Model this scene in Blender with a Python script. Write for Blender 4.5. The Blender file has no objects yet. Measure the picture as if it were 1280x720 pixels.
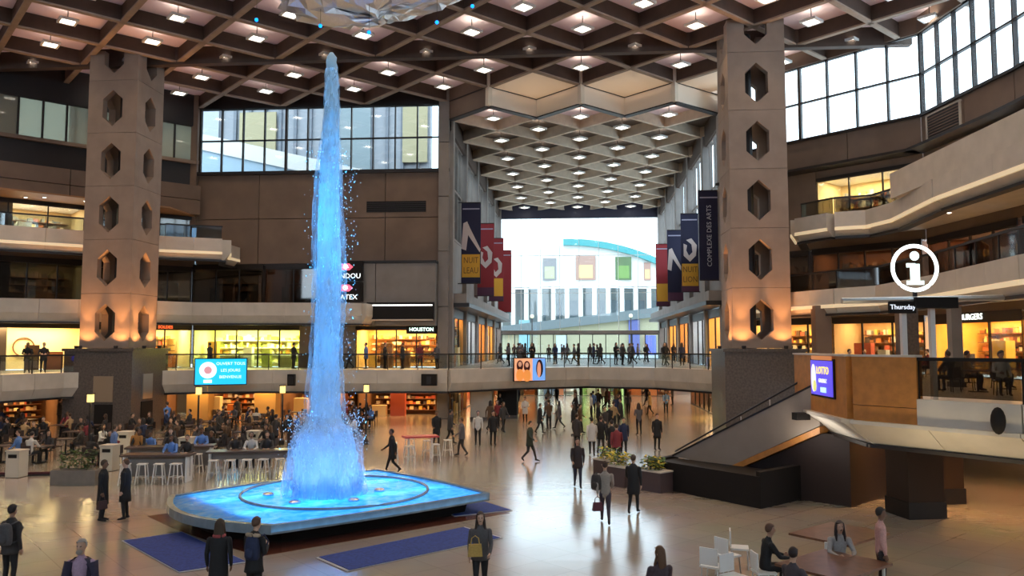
import bpy, bmesh, math, random
import numpy as np
from mathutils import Vector, Matrix
random.seed(7)
sc = bpy.context.scene
COL = sc.collection
PI = math.pi
# ------------------------------------------------------------------ camera, world, exposure
CAM_P = (0.0, 0.0, 5.2)
YAW, PITCH = math.radians(4.3), math.atan(.072)
cam = bpy.data.objects.new('camera', bpy.data.cameras.new('camera'))
cam.data.sensor_width = 36; cam.data.lens = 28.125; cam.data.clip_end = 1000
cam.location = CAM_P; cam.rotation_euler = (PI/2 + PITCH, 0, YAW)
COL.objects.link(cam); sc.camera = cam
sc.view_settings.view_transform = 'Standard'; sc.view_settings.look = 'None'
sc.view_settings.gamma = 1; sc.view_settings.use_curve_mapping = False
sc.view_settings.exposure = 0.42
world = bpy.data.worlds.new('overcast_sky'); sc.world = world; world.use_nodes = True
bg = world.node_tree.nodes['Background']
bg.inputs[0].default_value = (.71, .86, 1, 1); bg.inputs[1].default_value = 3.4
sc.cycles.max_bounces = 7; sc.cycles.diffuse_bounces = 4; sc.cycles.glossy_bounces = 3
sc.cycles.transparent_max_bounces = 24; sc.cycles.caustics_reflective = False; sc.cycles.caustics_refractive = False
sc.cycles.sample_clamp_indirect = 6
DOWNLIGHT_W, SHOP_W = 290.0, 23.0
sun = bpy.data.objects.new('sun', bpy.data.lights.new('sun', 'SUN')); COL.objects.link(sun)
sun.data.energy = .7; sun.data.color = (1, .95, .88); sun.data.angle = .2; sun.rotation_euler = (math.radians(52), 0, math.radians(-20))

# ------------------------------------------------------------------ helpers
def C4(c): return (c[0], c[1], c[2], 1)
MATS = {}
def mat(name, col, rough=.6, metal=0., noise=0., nscale=3., bump=0., emit=0., ecol=None, spec=.5):
    if name in MATS: return MATS[name]
    m = bpy.data.materials.new(name); m.use_nodes = True; MATS[name] = m
    nt = m.node_tree; b = nt.nodes['Principled BSDF']
    b.inputs['Base Color'].default_value = C4(col); b.inputs['Roughness'].default_value = rough
    b.inputs['Metallic'].default_value = metal; b.inputs['Specular IOR Level'].default_value = spec
    if emit:
        b.inputs['Emission Color'].default_value = C4(ecol or col); b.inputs['Emission Strength'].default_value = emit
    if noise or bump:
        tc = nt.nodes.new('ShaderNodeTexCoord'); n = nt.nodes.new('ShaderNodeTexNoise')
        n.inputs['Scale'].default_value = nscale; n.inputs['Detail'].default_value = 5
        nt.links.new(tc.outputs['Object'], n.inputs['Vector'])
        if noise:
            r = nt.nodes.new('ShaderNodeValToRGB')
            r.color_ramp.elements[0].position = .3; r.color_ramp.elements[1].position = .7
            r.color_ramp.elements[0].color = C4([max(0, x*(1-noise)) for x in col])
            r.color_ramp.elements[1].color = C4([min(1, x*(1+noise)) for x in col])
            nt.links.new(n.outputs['Fac'], r.inputs[0]); nt.links.new(r.outputs[0], b.inputs['Base Color'])
        if bump:
            bp = nt.nodes.new('ShaderNodeBump'); bp.inputs['Strength'].default_value = bump; bp.inputs['Distance'].default_value = .05
            nt.links.new(n.outputs['Fac'], bp.inputs['Height']); nt.links.new(bp.outputs[0], b.inputs['Normal'])
    return m
def glass(name, tint, refl=.1, alpha=.0, acol=(0, 0, 0)):
    """thin sheet glass: mostly clear, a little mirror, optional tint body"""
    if name in MATS: return MATS[name]
    m = bpy.data.materials.new(name); m.use_nodes = True; MATS[name] = m
    nt = m.node_tree; out = nt.nodes['Material Output']; nt.nodes.remove(nt.nodes['Principled BSDF'])
    t = nt.nodes.new('ShaderNodeBsdfTransparent'); t.inputs[0].default_value = C4(tint)
    g = nt.nodes.new('ShaderNodeBsdfGlossy'); g.inputs['Roughness'].default_value = .03
    mx = nt.nodes.new('ShaderNodeMixShader'); mx.inputs[0].default_value = refl
    nt.links.new(t.outputs[0], mx.inputs[1]); nt.links.new(g.outputs[0], mx.inputs[2]); last = mx
    if alpha:
        d = nt.nodes.new('ShaderNodeBsdfDiffuse'); d.inputs[0].default_value = C4(acol)
        m2 = nt.nodes.new('ShaderNodeMixShader'); m2.inputs[0].default_value = alpha
        nt.links.new(mx.outputs[0], m2.inputs[1]); nt.links.new(d.outputs[0], m2.inputs[2]); last = m2
    nt.links.new(last.outputs[0], out.inputs[0]); return m
def colmat(name='merchandise_colours', rough=.6):
    if name in MATS: return MATS[name]
    m = mat(name, (.5, .5, .5), rough); nt = m.node_tree
    a = nt.nodes.new('ShaderNodeAttribute'); a.attribute_name = 'Col'
    nt.links.new(a.outputs['Color'], nt.nodes['Principled BSDF'].inputs['Base Color']); return m
def cm(c, rough=.75):
    return mat('cloth_%02d_%02d_%02d' % tuple(int(x*99) for x in c), c, rough, noise=.12, nscale=25)

ORG = {}
def norm2(dx, dy):
    l = math.hypot(dx, dy); return dx/l, dy/l
class Seg:
    """wall line from p0 to p1; n points into the room"""
    def __init__(s, p0, p1, n):
        s.p0, s.p1 = p0, p1; s.L = math.hypot(p1[0]-p0[0], p1[1]-p0[1])
        s.d = norm2(p1[0]-p0[0], p1[1]-p0[1]); s.n = norm2(*n)
    def pt(s, a, o=0): return (s.p0[0]+s.d[0]*a+s.n[0]*o, s.p0[1]+s.d[1]*a+s.n[1]*o)
    def ang(s): return math.atan2(s.n[1], s.n[0]) + PI/2
class MB:
    def __init__(s): s.v = []; s.f = []; s.c = []; s.has = False
    def face(s, idx, col=None):
        s.f.append(tuple(idx)); s.c.append(col)
        if col: s.has = True
    def prism(s, poly, z0, z1, col=None):
        n = len(poly); b = len(s.v)
        s.v += [(p[0], p[1], z0) for p in poly] + [(p[0], p[1], z1) for p in poly]
        s.face(range(b+n-1, b-1, -1), col); s.face(range(b+n, b+2*n), col)
        for i in range(n):
            j = (i+1) % n; s.face((b+i, b+j, b+n+j, b+n+i), col)
        return s
    def box(s, x0, x1, y0, y1, z0, z1, col=None):
        return s.prism([(x0, y0), (x1, y0), (x1, y1), (x0, y1)], z0, z1, col)
    def cbox(s, c, d, rz=0, col=None):
        ca, sa = math.cos(rz), math.sin(rz); P = []
        for a, b in ((-1, -1), (1, -1), (1, 1), (-1, 1)):
            x, y = a*d[0]/2, b*d[1]/2; P.append((c[0]+x*ca-y*sa, c[1]+x*sa+y*ca))
        return s.prism(P, c[2]-d[2]/2, c[2]+d[2]/2, col)
    def lbox(s, g, s0, s1, z0, z1, o0, o1, col=None):
        return s.prism([g.pt(s0, o0), g.pt(s1, o0), g.pt(s1, o1), g.pt(s0, o1)], z0, z1, col)
    def loft(s, rings, cap=True, col=None, closed=True):
        b = len(s.v); n = len(rings[0])
        for r in rings: s.v += [tuple(p) for p in r]
        for k in range(len(rings)-1):
            for i in range(n if closed else n-1):
                j = (i+1) % n; s.face((b+k*n+i, b+k*n+j, b+(k+1)*n+j, b+(k+1)*n+i), col)
        if cap:
            s.face(range(b+n-1, b-1, -1), col); e = b+(len(rings)-1)*n; s.face(range(e, e+n), col)
        return s
    def tube(s, pts, rad, n=8, col=None, ref=None):
        pts = [Vector(p) for p in pts]; rings = []
        if not isinstance(rad, (list, tuple)): rad = [rad]*len(pts)
        for i, p in enumerate(pts):
            t = (pts[min(i+1, len(pts)-1)]-pts[max(i-1, 0)]).normalized()
            rf = Vector(ref) if ref else (Vector((1, 0, 0)) if abs(t.x) < .8 else Vector((0, 1, 0)))
            u = (rf-t*rf.dot(t)).normalized(); w = t.cross(u)
            a, c = rad[i] if isinstance(rad[i], (list, tuple)) else (rad[i], rad[i])
            rings.append([p+u*a*math.cos(2*PI*k/n)+w*c*math.sin(2*PI*k/n) for k in range(n)])
        return s.loft(rings, True, col)
    def ball(s, c, r, nu=10, nv=6, col=None):
        if not isinstance(r, (list, tuple)): r = (r, r, r)
        rings = []
        for j in range(nv+1):
            t = PI*(j+.02)/(nv+.04); rings.append([(c[0]+r[0]*math.sin(t)*math.cos(2*PI*k/nu), c[1]+r[1]*math.sin(t)*math.sin(2*PI*k/nu), c[2]-r[2]*math.cos(t)) for k in range(nu)])
        return s.loft(rings, True, col)
    def lathe(s, c, prof, n=12, col=None):
        return s.loft([[(c[0]+r*math.cos(2*PI*k/n), c[1]+r*math.sin(2*PI*k/n), c[2]+z) for k in range(n)] for r, z in prof], True, col)
    def mesh(s, name, material, org=(0, 0, 0), smooth=False):
        me = bpy.data.meshes.new(name)
        me.from_pydata([(x-org[0], y-org[1], z-org[2]) for x, y, z in s.v], [], s.f)
        if s.has:
            at = me.color_attributes.new('Col', 'FLOAT_COLOR', 'CORNER'); i = 0; dat = []
            for f, c in zip(s.f, s.c): dat += list(C4(c or (.5, .5, .5)))*len(f)
            at.data.foreach_set('color', dat)
        for m in (material if isinstance(material, (list, tuple)) else [material]): me.materials.append(m)
        if smooth: me.polygons.foreach_set('use_smooth', [True]*len(me.polygons))
        me.update(); return me
    def build(s, name, material, parent=None, smooth=False):
        org = ORG.get(parent.name, (0, 0, 0)) if parent else (0, 0, 0)
        return link(name, s.mesh(name, material, org, smooth), parent, org)
def link(name, me, parent=None, org=(0, 0, 0), loc=None, rz=0):
    o = bpy.data.objects.new(name, me); COL.objects.link(o)
    if parent: o.parent = parent
    ORG[o.name] = org
    if loc: o.location = loc
    o.rotation_euler = (0, 0, rz); return o
def tag(o, label, cat, group=None):
    o['label'] = label; o['category'] = cat
    if group: o['group'] = group
    return o
def thing(name, label, cat, loc=(0, 0, 0), group=None):
    o = bpy.data.objects.new(name, None); COL.objects.link(o); o.location = loc; o.empty_display_size = .2
    ORG[o.name] = tuple(loc); return tag(o, label, cat, group)
def struct(name, mb=None, material=None, loc=(0, 0, 0)):
    if mb is None:
        o = bpy.data.objects.new(name, None); COL.objects.link(o); o.location = loc; ORG[o.name] = tuple(loc)
    else: o = mb.build(name, material)
    o['kind'] = 'structure'; return o
def copy_tree(root, loc, rz=0, label=None, group=None, s=1.0):
    r = root.copy(); COL.objects.link(r); r.location = loc; r.rotation_euler = (0, 0, rz); r.scale = (s, s, s)
    if label: r['label'] = label
    if group: r['group'] = group
    for ch in root.children:
        c = ch.copy(); COL.objects.link(c); c.parent = r
        for g in ch.children:
            d = g.copy(); COL.objects.link(d); d.parent = c
    return r
def drop(root):
    for ch in list(root.children_recursive): bpy.data.objects.remove(ch)
    bpy.data.objects.remove(root)
_TXT = {}
DISP = {}
def text(body, size, material, parent, loc, face, name='lettering', sx=1.0, rot=0.0):
    """flat lettering standing upright; face = horizontal direction it looks towards; loc is world"""
    key = (body, round(size, 3)); parent = DISP.get(parent.name, parent)
    if key not in _TXT:
        cu = bpy.data.curves.new('lettering', 'FONT'); cu.body = body; cu.size = size; cu.align_x = 'CENTER'; cu.align_y = 'CENTER'; cu.extrude = .008; cu.resolution_u = 2
        o = bpy.data.objects.new('tmp_text', cu); COL.objects.link(o)
        me = bpy.data.meshes.new_from_object(o.evaluated_get(bpy.context.evaluated_depsgraph_get()))
        bpy.data.objects.remove(o); bpy.data.curves.remove(cu); _TXT[key] = me
    me = _TXT[key].copy(); me.materials.clear(); me.materials.append(material)
    o = bpy.data.objects.new(name, me); COL.objects.link(o); o.parent = parent
    org = ORG.get(parent.name, (0, 0, 0)); o.location = [loc[i]-org[i] for i in range(3)]
    o.rotation_euler = (Matrix.Rotation(math.atan2(face[1], face[0])+PI/2, 3, 'Z') @ Matrix.Rotation(PI/2, 3, 'X') @ Matrix.Rotation(rot, 3, 'Z')).to_euler()
    o.scale = (sx, 1, 1); ORG[o.name] = org; return o
def lamp(kind, parent, loc, energy, col=(1, .8, .55), size=1., size_y=None, target=None, cone=None, rz=0, name='bulb'):
    l = bpy.data.lights.new(name, kind); l.energy = energy; l.color = col
    if kind == 'AREA':
        l.size = size
        if size_y: l.shape = 'RECTANGLE'; l.size_y = size_y
    else: l.shadow_soft_size = size
    if kind == 'SPOT': l.spot_size = cone or 1.6; l.spot_blend = .6
    o = bpy.data.objects.new(name, l); COL.objects.link(o)
    org = ORG.get(parent.name, (0, 0, 0)) if parent else (0, 0, 0); o.parent = parent
    o.location = [loc[i]-org[i] for i in range(3)]
    if target: o.rotation_euler = (Vector(target)-Vector(loc)).to_track_quat('-Z', 'Y').to_euler()
    else: o.rotation_euler = (0, 0, rz)
    return o
def clip(poly, planes):
    for a, b, c in planes:
        out = []
        for i in range(len(poly)):
            p, q = poly[i], poly[(i+1) % len(poly)]; dp = a*p[0]+b*p[1]-c; dq = a*q[0]+b*q[1]-c
            if dp <= 1e-6: out.append(p)
            if dp*dq < -1e-9:
                t = dp/(dp-dq); out.append((p[0]+(q[0]-p[0])*t, p[1]+(q[1]-p[1])*t))
        poly = out
        if len(poly) < 2: return []
    return poly

# ------------------------------------------------------------------ materials
M_beam = mat('dark_brown_shaded_beam', (.075, .048, .036), .7, noise=.12, nscale=2)  # shade of the beam sides put into the brown; deck, girder, lintel share it
M_beamlit = mat('tan_lit_beam_underside', (.34, .26, .20), .7, noise=.1, nscale=2)  # paler copy: bounce light on the beam undersides put into the colour
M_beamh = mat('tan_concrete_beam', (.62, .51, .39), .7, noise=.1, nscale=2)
def skylight(name, refl, trans):
    m = mat(name, refl, .8); nt = m.node_tree; b = nt.nodes['Principled BSDF']; t = nt.nodes.new('ShaderNodeBsdfTranslucent'); t.inputs[0].default_value = C4(trans)
    a = nt.nodes.new('ShaderNodeAddShader'); nt.links.new(b.outputs[0], a.inputs[0]); nt.links.new(t.outputs[0], a.inputs[1]); nt.links.new(a.outputs[0], nt.nodes['Material Output'].inputs[0]); return m
M_soff = skylight('translucent_roof_panel', (.62, .52, .52), (.105, .078, .086))
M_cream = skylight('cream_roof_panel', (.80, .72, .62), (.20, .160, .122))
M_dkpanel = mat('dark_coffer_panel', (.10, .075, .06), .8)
M_beige = mat('beige_concrete_panel', (.84, .74, .60), .75, noise=.06, nscale=1.5)
M_wall = mat('brown_concrete', (.185, .130, .098), .8, noise=.14, nscale=.6, bump=.1)
M_greyc = mat('grey_concrete', (.25, .225, .21), .8, noise=.12, nscale=.8)
M_col = mat('column_concrete', (.27, .205, .165), .72, noise=.10, nscale=1.2, bump=.06)
M_gran = mat('dark_granite', (.11, .09, .08), .35, noise=.3, nscale=9)
M_fas = mat('pale_fascia_panel', (.62, .56, .48), .6, noise=.08, nscale=1.2)
M_dark = mat('dark_bronze_metal', (.025, .02, .02), .45, .3)
M_black = mat('black_paint', (.014, .011, .010), .65, spec=.25)
M_dkglass = glass('smoked_glass', (.42, .40, .36), .12)
M_clear = glass('clear_glass', (.94, .97, .97), .07)
M_rail = glass('railing_glass', (.75, .82, .84), .14)
M_frost = glass('frosted_glass', (.45, .47, .40), .06, .45, (.50, .50, .42))
M_white = mat('white_paint', (.8, .8, .78), .5)
M_steel = mat('brushed_steel', (.6, .6, .6), .3, .9)
M_wood = mat('orange_wood_panel', (.52, .21, .045), .4, noise=.15, nscale=4)
M_wooddk = mat('walnut_table_top', (.16, .07, .035), .3, noise=.25, nscale=6)
M_merch = colmat()
M_lens = mat('lamp_diffuser', (1, .95, .85), .5, emit=7, ecol=(1, .93, .8))
M_warm = mat('warm_plaster', (.78, .62, .38), .8)

# ------------------------------------------------------------------ floor
def floor_mat():
    m = mat('polished_stone_floor', (.5, .42, .33), .16); nt = m.node_tree; b = nt.nodes['Principled BSDF']
    tc = nt.nodes.new('ShaderNodeTexCoord'); mp = nt.nodes.new('ShaderNodeMapping'); mp.inputs['Rotation'].default_value = (0, 0, PI/4)
    br = nt.nodes.new('ShaderNodeTexBrick'); br.offset = 0; br.inputs['Scale'].default_value = 1
    br.inputs['Brick Width'].default_value = 1.12; br.inputs['Row Height'].default_value = 1.12; br.inputs['Mortar Size'].default_value = .012
    br.inputs['Color1'].default_value = (.47, .41, .34, 1); br.inputs['Color2'].default_value = (.51, .45, .37, 1); br.inputs['Mortar'].default_value = (.40, .34, .28, 1)
    n = nt.nodes.new('ShaderNodeTexNoise'); n.inputs['Scale'].default_value = .35; n.inputs['Detail'].default_value = 6
    mx = nt.nodes.new('ShaderNodeMix'); mx.data_type = 'RGBA'; mx.blend_type = 'MULTIPLY'; mx.inputs[0].default_value = .35; b.inputs['Specular IOR Level'].default_value = .85; b.inputs['Coat Weight'].default_value = .6; b.inputs['Coat Roughness'].default_value = .17; b.inputs['Coat IOR'].default_value = 1.6
    r = nt.nodes.new('ShaderNodeMapRange'); r.inputs['To Min'].default_value = .12; r.inputs['To Max'].default_value = .28
    nt.links.new(tc.outputs['Object'], mp.inputs[0]); nt.links.new(mp.outputs[0], br.inputs['Vector']); nt.links.new(tc.outputs['Object'], n.inputs['Vector'])
    nt.links.new(br.outputs['Color'], mx.inputs[6]); nt.links.new(n.outputs['Color'], mx.inputs[7]); nt.links.new(mx.outputs[2], b.inputs['Base Color'])
    nt.links.new(n.outputs['Fac'], r.inputs[0]); nt.links.new(r.outputs[0], b.inputs['Roughness'])
    bp = nt.nodes.new('ShaderNodeBump'); bp.inputs['Strength'].default_value = .15; bp.inputs['Distance'].default_value = .06; mp2 = nt.nodes.new('ShaderNodeMapping'); mp2.inputs['Scale'].default_value = (.25, 1.5, 1); n2 = nt.nodes.new('ShaderNodeTexNoise'); n2.inputs['Scale'].default_value = 1.0; n2.inputs['Detail'].default_value = 3
    nt.links.new(tc.outputs['Object'], mp2.inputs[0]); nt.links.new(mp2.outputs[0], n2.inputs['Vector']); nt.links.new(n2.outputs['Fac'], bp.inputs['Height']); nt.links.new(bp.outputs[0], b.inputs['Normal'])
    return m
struct('floor', MB().prism([(-47, -14), (24, -14), (24, 97), (-47, 97)], -.3, 0), floor_mat())

# ------------------------------------------------------------------ wall lines
W1 = Seg((-27.9, 57.2), (-8.85, 57.2), (0, -1))
W2 = Seg((-46, 39.1), (-27.9, 57.2), (1, -1))
W3 = Seg((10.6, 55.4), (19.8, 46.2), (-1, -1))
W4 = Seg((19.8, 46.2), (20.9, 38.7), (-7.5, -1.1))
W5 = Seg((20.9, 38.7), (21.5, 30), (-8.7, -.6))
W6 = Seg((21.5, 30), (21.5, 8), (-1, 0))
HL = Seg((-8.85, 57.2), (-8.85, 97), (1, 0))
HR = Seg((10.6, 55.4), (10.6, 97), (-1, 0))
ZT = 23.0   # underside of the atrium lattice
ZH = 21.7   # underside of the hall lattice

# ------------------------------------------------------------------ ceiling lattice
ceil_s = struct('ceiling')
D = 6.35; H = D/2; OX, OY = .68, 47.7
ATR = [(0, 1, 57.2), (1, 1, 66.0), (-1, 1, 85.1), (1, 0, 21), (0, -1, -20), (-1, 0, 46)]
HAL = [(0, 1, 97), (-1, 0, 8.85), (1, 0, 10.6)]
def beam_mesh(l, hall):
    mb = MB(); w, hh = (.16, 1.0) if hall else (.2, 1.2); strip_w = .24 if hall else .32
    mb.cbox((0, 0, hh/2+.04), (l, w, hh-.08)); mb.cbox((0, 0, .05), (l, strip_w, .1))  # bottom strip added so atrium undersides look lit and sides shaded
    me = mb.mesh('beam', [M_beamh if hall else M_beam, M_beamh if hall else M_beamlit])
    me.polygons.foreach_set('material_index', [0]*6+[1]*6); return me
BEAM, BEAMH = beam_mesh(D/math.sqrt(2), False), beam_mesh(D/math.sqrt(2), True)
q = H-.05
mb = MB(); mb.prism([(-q, 0), (0, -q), (q, 0), (0, q)], 0, .02); PANEL = mb.mesh('coffer_panel', M_soff)
PANELB = PANEL.copy(); PANELB.materials.clear(); PANELB.materials.append(M_cream)
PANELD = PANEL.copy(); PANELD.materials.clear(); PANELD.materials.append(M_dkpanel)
def make_downlight():
    t = thing('ceiling_downlight', 'x', 'ceiling light', (0, 0, 0), 'square downlights hung in the ceiling coffers')
    a = PI/4; fr = MB()
    for k in range(4):
        an = a+k*PI/2; fr.cbox((.41*math.cos(an), .41*math.sin(an), .06), (.12, .94, .14), an)
    fr.build('frame', M_white, t)
    MB().cbox((0, 0, .09), (.74, .74, .04), a).build('diffuser', M_lens, t)
    rod = MB(); rod.tube([(0, 0, .1), (0, 0, 1.0)], .025, 6); rod.build('hanger', M_dark, t)
    return t
DL = make_downlight()
edges = {}
spots = []
for i in range(-9, 5):
    for j in range(-5, 9):
        for (cx, cy) in ((OX+H+D*i, OY+D*j), (OX+D*i, OY+H+D*j)):
            inhall = cy > 57 and -8.9 < cx < 10.7
            planes = HAL if inhall else ATR
            if cy > 96.9: continue
            if inhall is False and cy > 57.3: continue
            P = [(cx-q, cy), (cx, cy-q), (cx+q, cy), (cx, cy+q)]
            cp = clip(P, planes)
            if len(cp) < 3: continue
            ar = abs(sum(cp[k][0]*cp[(k+1) % len(cp)][1]-cp[(k+1) % len(cp)][0]*cp[k][1] for k in range(len(cp))))/2
            if ar < .6: continue
            flush = (not inhall) and abs(cy-54.05) < .1 and -4 < cx < 11
            z = (ZT+.02 if flush else ZT+.95) if not inhall else ZH+.8
            if ar > 2*q*q*.995:
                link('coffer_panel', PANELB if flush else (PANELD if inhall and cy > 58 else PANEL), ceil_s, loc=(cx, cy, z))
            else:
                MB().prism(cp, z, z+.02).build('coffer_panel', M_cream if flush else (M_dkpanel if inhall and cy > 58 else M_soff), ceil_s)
            ctr = clip([(cx-.7, cy), (cx, cy-.7), (cx+.7, cy), (cx, cy+.7)], planes)
            if not flush and len(ctr) == 4 and ar > 9: spots.append((cx, cy, inhall))
            V = [(cx-H, cy), (cx, cy-H), (cx+H, cy), (cx, cy+H)]
            for k in range(4):
                a, b = V[k], V[(k+1) % 4]; key = (round(a[0]+b[0], 1), round(a[1]+b[1], 1))
                e = clip([a, b], planes)
                if len(e) < 2: continue
                e = (e[0], e[1]); l = math.hypot(e[0][0]-e[1][0], e[0][1]-e[1][1])
                if l < .15: continue
                old = edges.get(key)
                if old is None or (old[1] and not inhall) or old[2] < l: edges[key] = (e, inhall, l)
for key, (e, inhall, l) in edges.items():
    an = math.atan2(e[1][1]-e[0][1], e[1][0]-e[0][0]); z = ZH if inhall else ZT
    m = ((e[0][0]+e[1][0])/2, (e[0][1]+e[1][1])/2)
    if l > D/math.sqrt(2)-.03:
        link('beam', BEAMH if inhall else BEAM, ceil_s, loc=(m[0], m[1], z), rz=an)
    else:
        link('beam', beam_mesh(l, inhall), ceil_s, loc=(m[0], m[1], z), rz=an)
# roof deck over everything, plain soffit over the part behind the lens
MB().prism([(-8.85, 60.2), (10.6, 60.2), (10.6, 97), (-8.85, 97)], ZH+1.05, ZH+1.3).build('roof_deck', M_beam, ceil_s)
MB().prism([(-47, -14), (22, -14), (22, 20), (-47, 20)], ZT, ZT+.4).build('roof_deck', M_beam, ceil_s)
# the main girder between the columns
MB().box(-46, 20, 47.45, 47.95, ZT-.15, ZT+1.2).build('girder', M_beam, ceil_s)
# zigzag fascia between the two ceiling heights
zz = [(-8.85, 57.2), (-5.67, 54.05), (-2.5, 57.2), (.68, 54.05), (3.85, 57.2), (7.02, 54.05), (10.55, 57.2)]
for a, b in zip(zz[:-1], zz[1:]):
    g = Seg(a, b, (0, -1)); l = g.L
    nx, ny = -(b[1]-a[1])/l, (b[0]-a[0])/l
    if ny > 0: nx, ny = -nx, -ny
    g.n = (nx, ny)
    MB().lbox(g, .02, l-.02, ZH+.02, ZT+1.2, (-.22 if a[0] < -8 else .18), (.22 if a[0] < -8 else .2)).build('drop_panel', M_wall if a[0] < -8 else M_cream, ceil_s)
    MB().lbox(g, 0, l, ZT-.02, ZT+.05, .14, .26).build('drop_panel_trim', M_dark, ceil_s)
    MB().lbox(g, 0, l, ZH-.06, ZH+.02, -.25, .25).build('drop_panel_trim', M_dark, ceil_s)
for cx, cy in ((-5.67, 54.05), (.68, 54.05), (7.02, 54.05)):
    MB().cbox((cx, cy-.12, (ZH+ZT+1.2)/2), (.34, .34, ZT+1.2-ZH), PI/4).build('corner_post', M_beige, ceil_s)
spots.sort(key=lambda t: (t[1], t[0]))
NR = {}
for cx, cy, ih in spots:
    rown = round((cy-OY)/H)
    NR.setdefault((ih, rown), []).append((cx, cy))
rows_a = sorted(k[1] for k in NR if not k[0]); rows_h = sorted(k[1] for k in NR if k[0])
ORD = ['first', 'second', 'third', 'fourth', 'fifth', 'sixth', 'seventh', 'eighth', 'ninth', 'tenth', 'eleventh', 'twelfth', 'thirteenth', 'fourteenth', 'fifteenth', 'sixteenth', 'seventeenth', 'eighteenth', 'nineteenth', 'twentieth']
for (ih, rn), L in NR.items():
    for cx, cy in L:
        rr = (rows_h if ih else rows_a).index(rn)
        lab = 'square white downlight in hall ceiling, %s row back' % ORD[rr] if ih else 'square white downlight over atrium, %s coffer row' % ORD[rr]
        o = copy_tree(DL, (cx, cy, (ZH+.05 if ih else ZT+.15)), 0, lab)
        ORG[o.name] = tuple(o.location)
        lamp('SPOT', o, (cx, cy, o.location[2]-.05), DOWNLIGHT_W*(.35 if ih else 1), (1, .68, .38), .4, cone=1.75)
        lamp('SPOT', o, (cx, cy, o.location[2]+.22), 9 if not ih else 16, (1, .72, .55), .3, target=(cx, cy, o.location[2]+3), cone=2.7, name='added_uplight')  # added spot without a fixture of its own, brightens the coffer panel above
drop(DL)
# ------------------------------------------------------------------ walls
def panels(root, g, s0, s1, z0, z1, nx, nz, material, o0=-.4, o1=0., gap=.025, name='wall_panel'):
    for i in range(nx):
        for k in range(nz):
            a = s0+(s1-s0)*i/nx+gap; b = s0+(s1-s0)*(i+1)/nx-gap
            c = z0+(z1-z0)*k/nz+gap; d = z0+(z1-z0)*(k+1)/nz-gap
            MB().lbox(g, a, b, c, d, o0, o1).build(name, material, root)
    MB().lbox(g, s0, s1, z0, z1, o0-.06, o0+.1).build('wall_core', M_dark, root)
def glazing(root, g, s0, s1, z0, z1, nx, nz, pane_m, frame_m, o=-.1, fw=.07, wide=(), fd=.12):
    """panes one by one, with mullions and transoms between them"""
    for i in range(nx):
        for k in range(nz):
            a = s0+(s1-s0)*i/nx; b = s0+(s1-s0)*(i+1)/nx; c = z0+(z1-z0)*k/nz; d = z0+(z1-z0)*(k+1)/nz
            MB().lbox(g, a+fw/2, b-fw/2, c+fw/2, d-fw/2, o-.012, o+.012).build('pane', pane_m, root)
    for i in range(nx+1):
        a = s0+(s1-s0)*i/nx; w = fw*(1.8 if i in wide else 1)
        MB().lbox(g, a-w/2, a+w/2, z0, z1, o-fd, o+fd).build('mullion', frame_m, root)
    for k in range(nz+1):
        c = z0+(z1-z0)*k/nz
        MB().lbox(g, s0, s1, c-fw/2, c+fw/2, o-fd*.9, o+fd*.9).build('transom', frame_m, root)
# back left wall
wb = struct('wall_back_left')
panels(wb, W1, 0, W1.L, 11.2, 17.9, 4, 2, M_wall)
MB().lbox(W1, 0, W1.L, 17.85, 18.1, -.4, .25).build('window_sill', M_dark, wb)
MB().lbox(W1, 0, W1.L, 22.9, 24.2, -.4, .1).build('lintel', M_dark, wb)
panels(wb, W1, 18.25, W1.L, 0, 24.0, 1, 6, M_greyc, -.4, .35, name='corner_pier')
MB().lbox(W1, -.45, .05, 14, 24, -.4, .3).build('corner_pier', M_wall, wb)
w = struct('window_1'); glazing(w, W1, .1, 18.25, 18.1, 22.9, 11, 2, M_clear, M_dark, -.15, .09, (0, 4, 11))
v = thing('wall_vent', 'long dark ventilation slot in the brown wall right of the fountain jet', 'vent', (-12.7, 57.1, 15))
MB().lbox(W1, 12.9, 17.3, 14.95, 15.75, -.05, .03).build('recess', M_black, v)
for k in range(5): MB().lbox(W1, 12.95, 17.25, 15.0+k*.15, 15.06+k*.15, .0, .06).build('slat', M_dark, v)
# concrete block wall right of the jet at third level
panels(wb, W1, 9.6, 18.25, 6.6, 11.1, 2, 1, M_greyc, -.2, 1.2)
MB().lbox(W1, 9.5, 18.3, 11.1, 11.25, -.2, 1.3).build('ledge', M_dark, wb)
# left diagonal wall
wl = struct('wall_left')
panels(wl, W2, 4, W2.L, 14.8, 17.0, 5, 2, M_wall, -.4, .8)
MB().lbox(W2, 0, W2.L, 17.0, 18.9, -.4, -.1).build('dark_band', M_dark, wl)
MB().lbox(W2, 0, W2.L, 18.7, 18.95, -.4, .2).build('window_sill', M_wall, wl)
MB().lbox(W2, 0, W2.L, 21.6, 24.2, -.4, .0).build('lintel', M_dark, wl)
MB().lbox(W2, 0, 14, 0, 24.2, -1.5, -1).build('wall_core', M_wall, wl)
w = struct('window_2'); glazing(w, W2, 4, 25.3, 18.95, 21.6, 15, 1, M_frost, M_dark, -.15, .12)
MB().prism([(-46.4, -14), (-46, -14), (-46, 39.5), (-46.4, 39.5)], 0, 24).build('wall_core', M_wall, wl)
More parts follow.
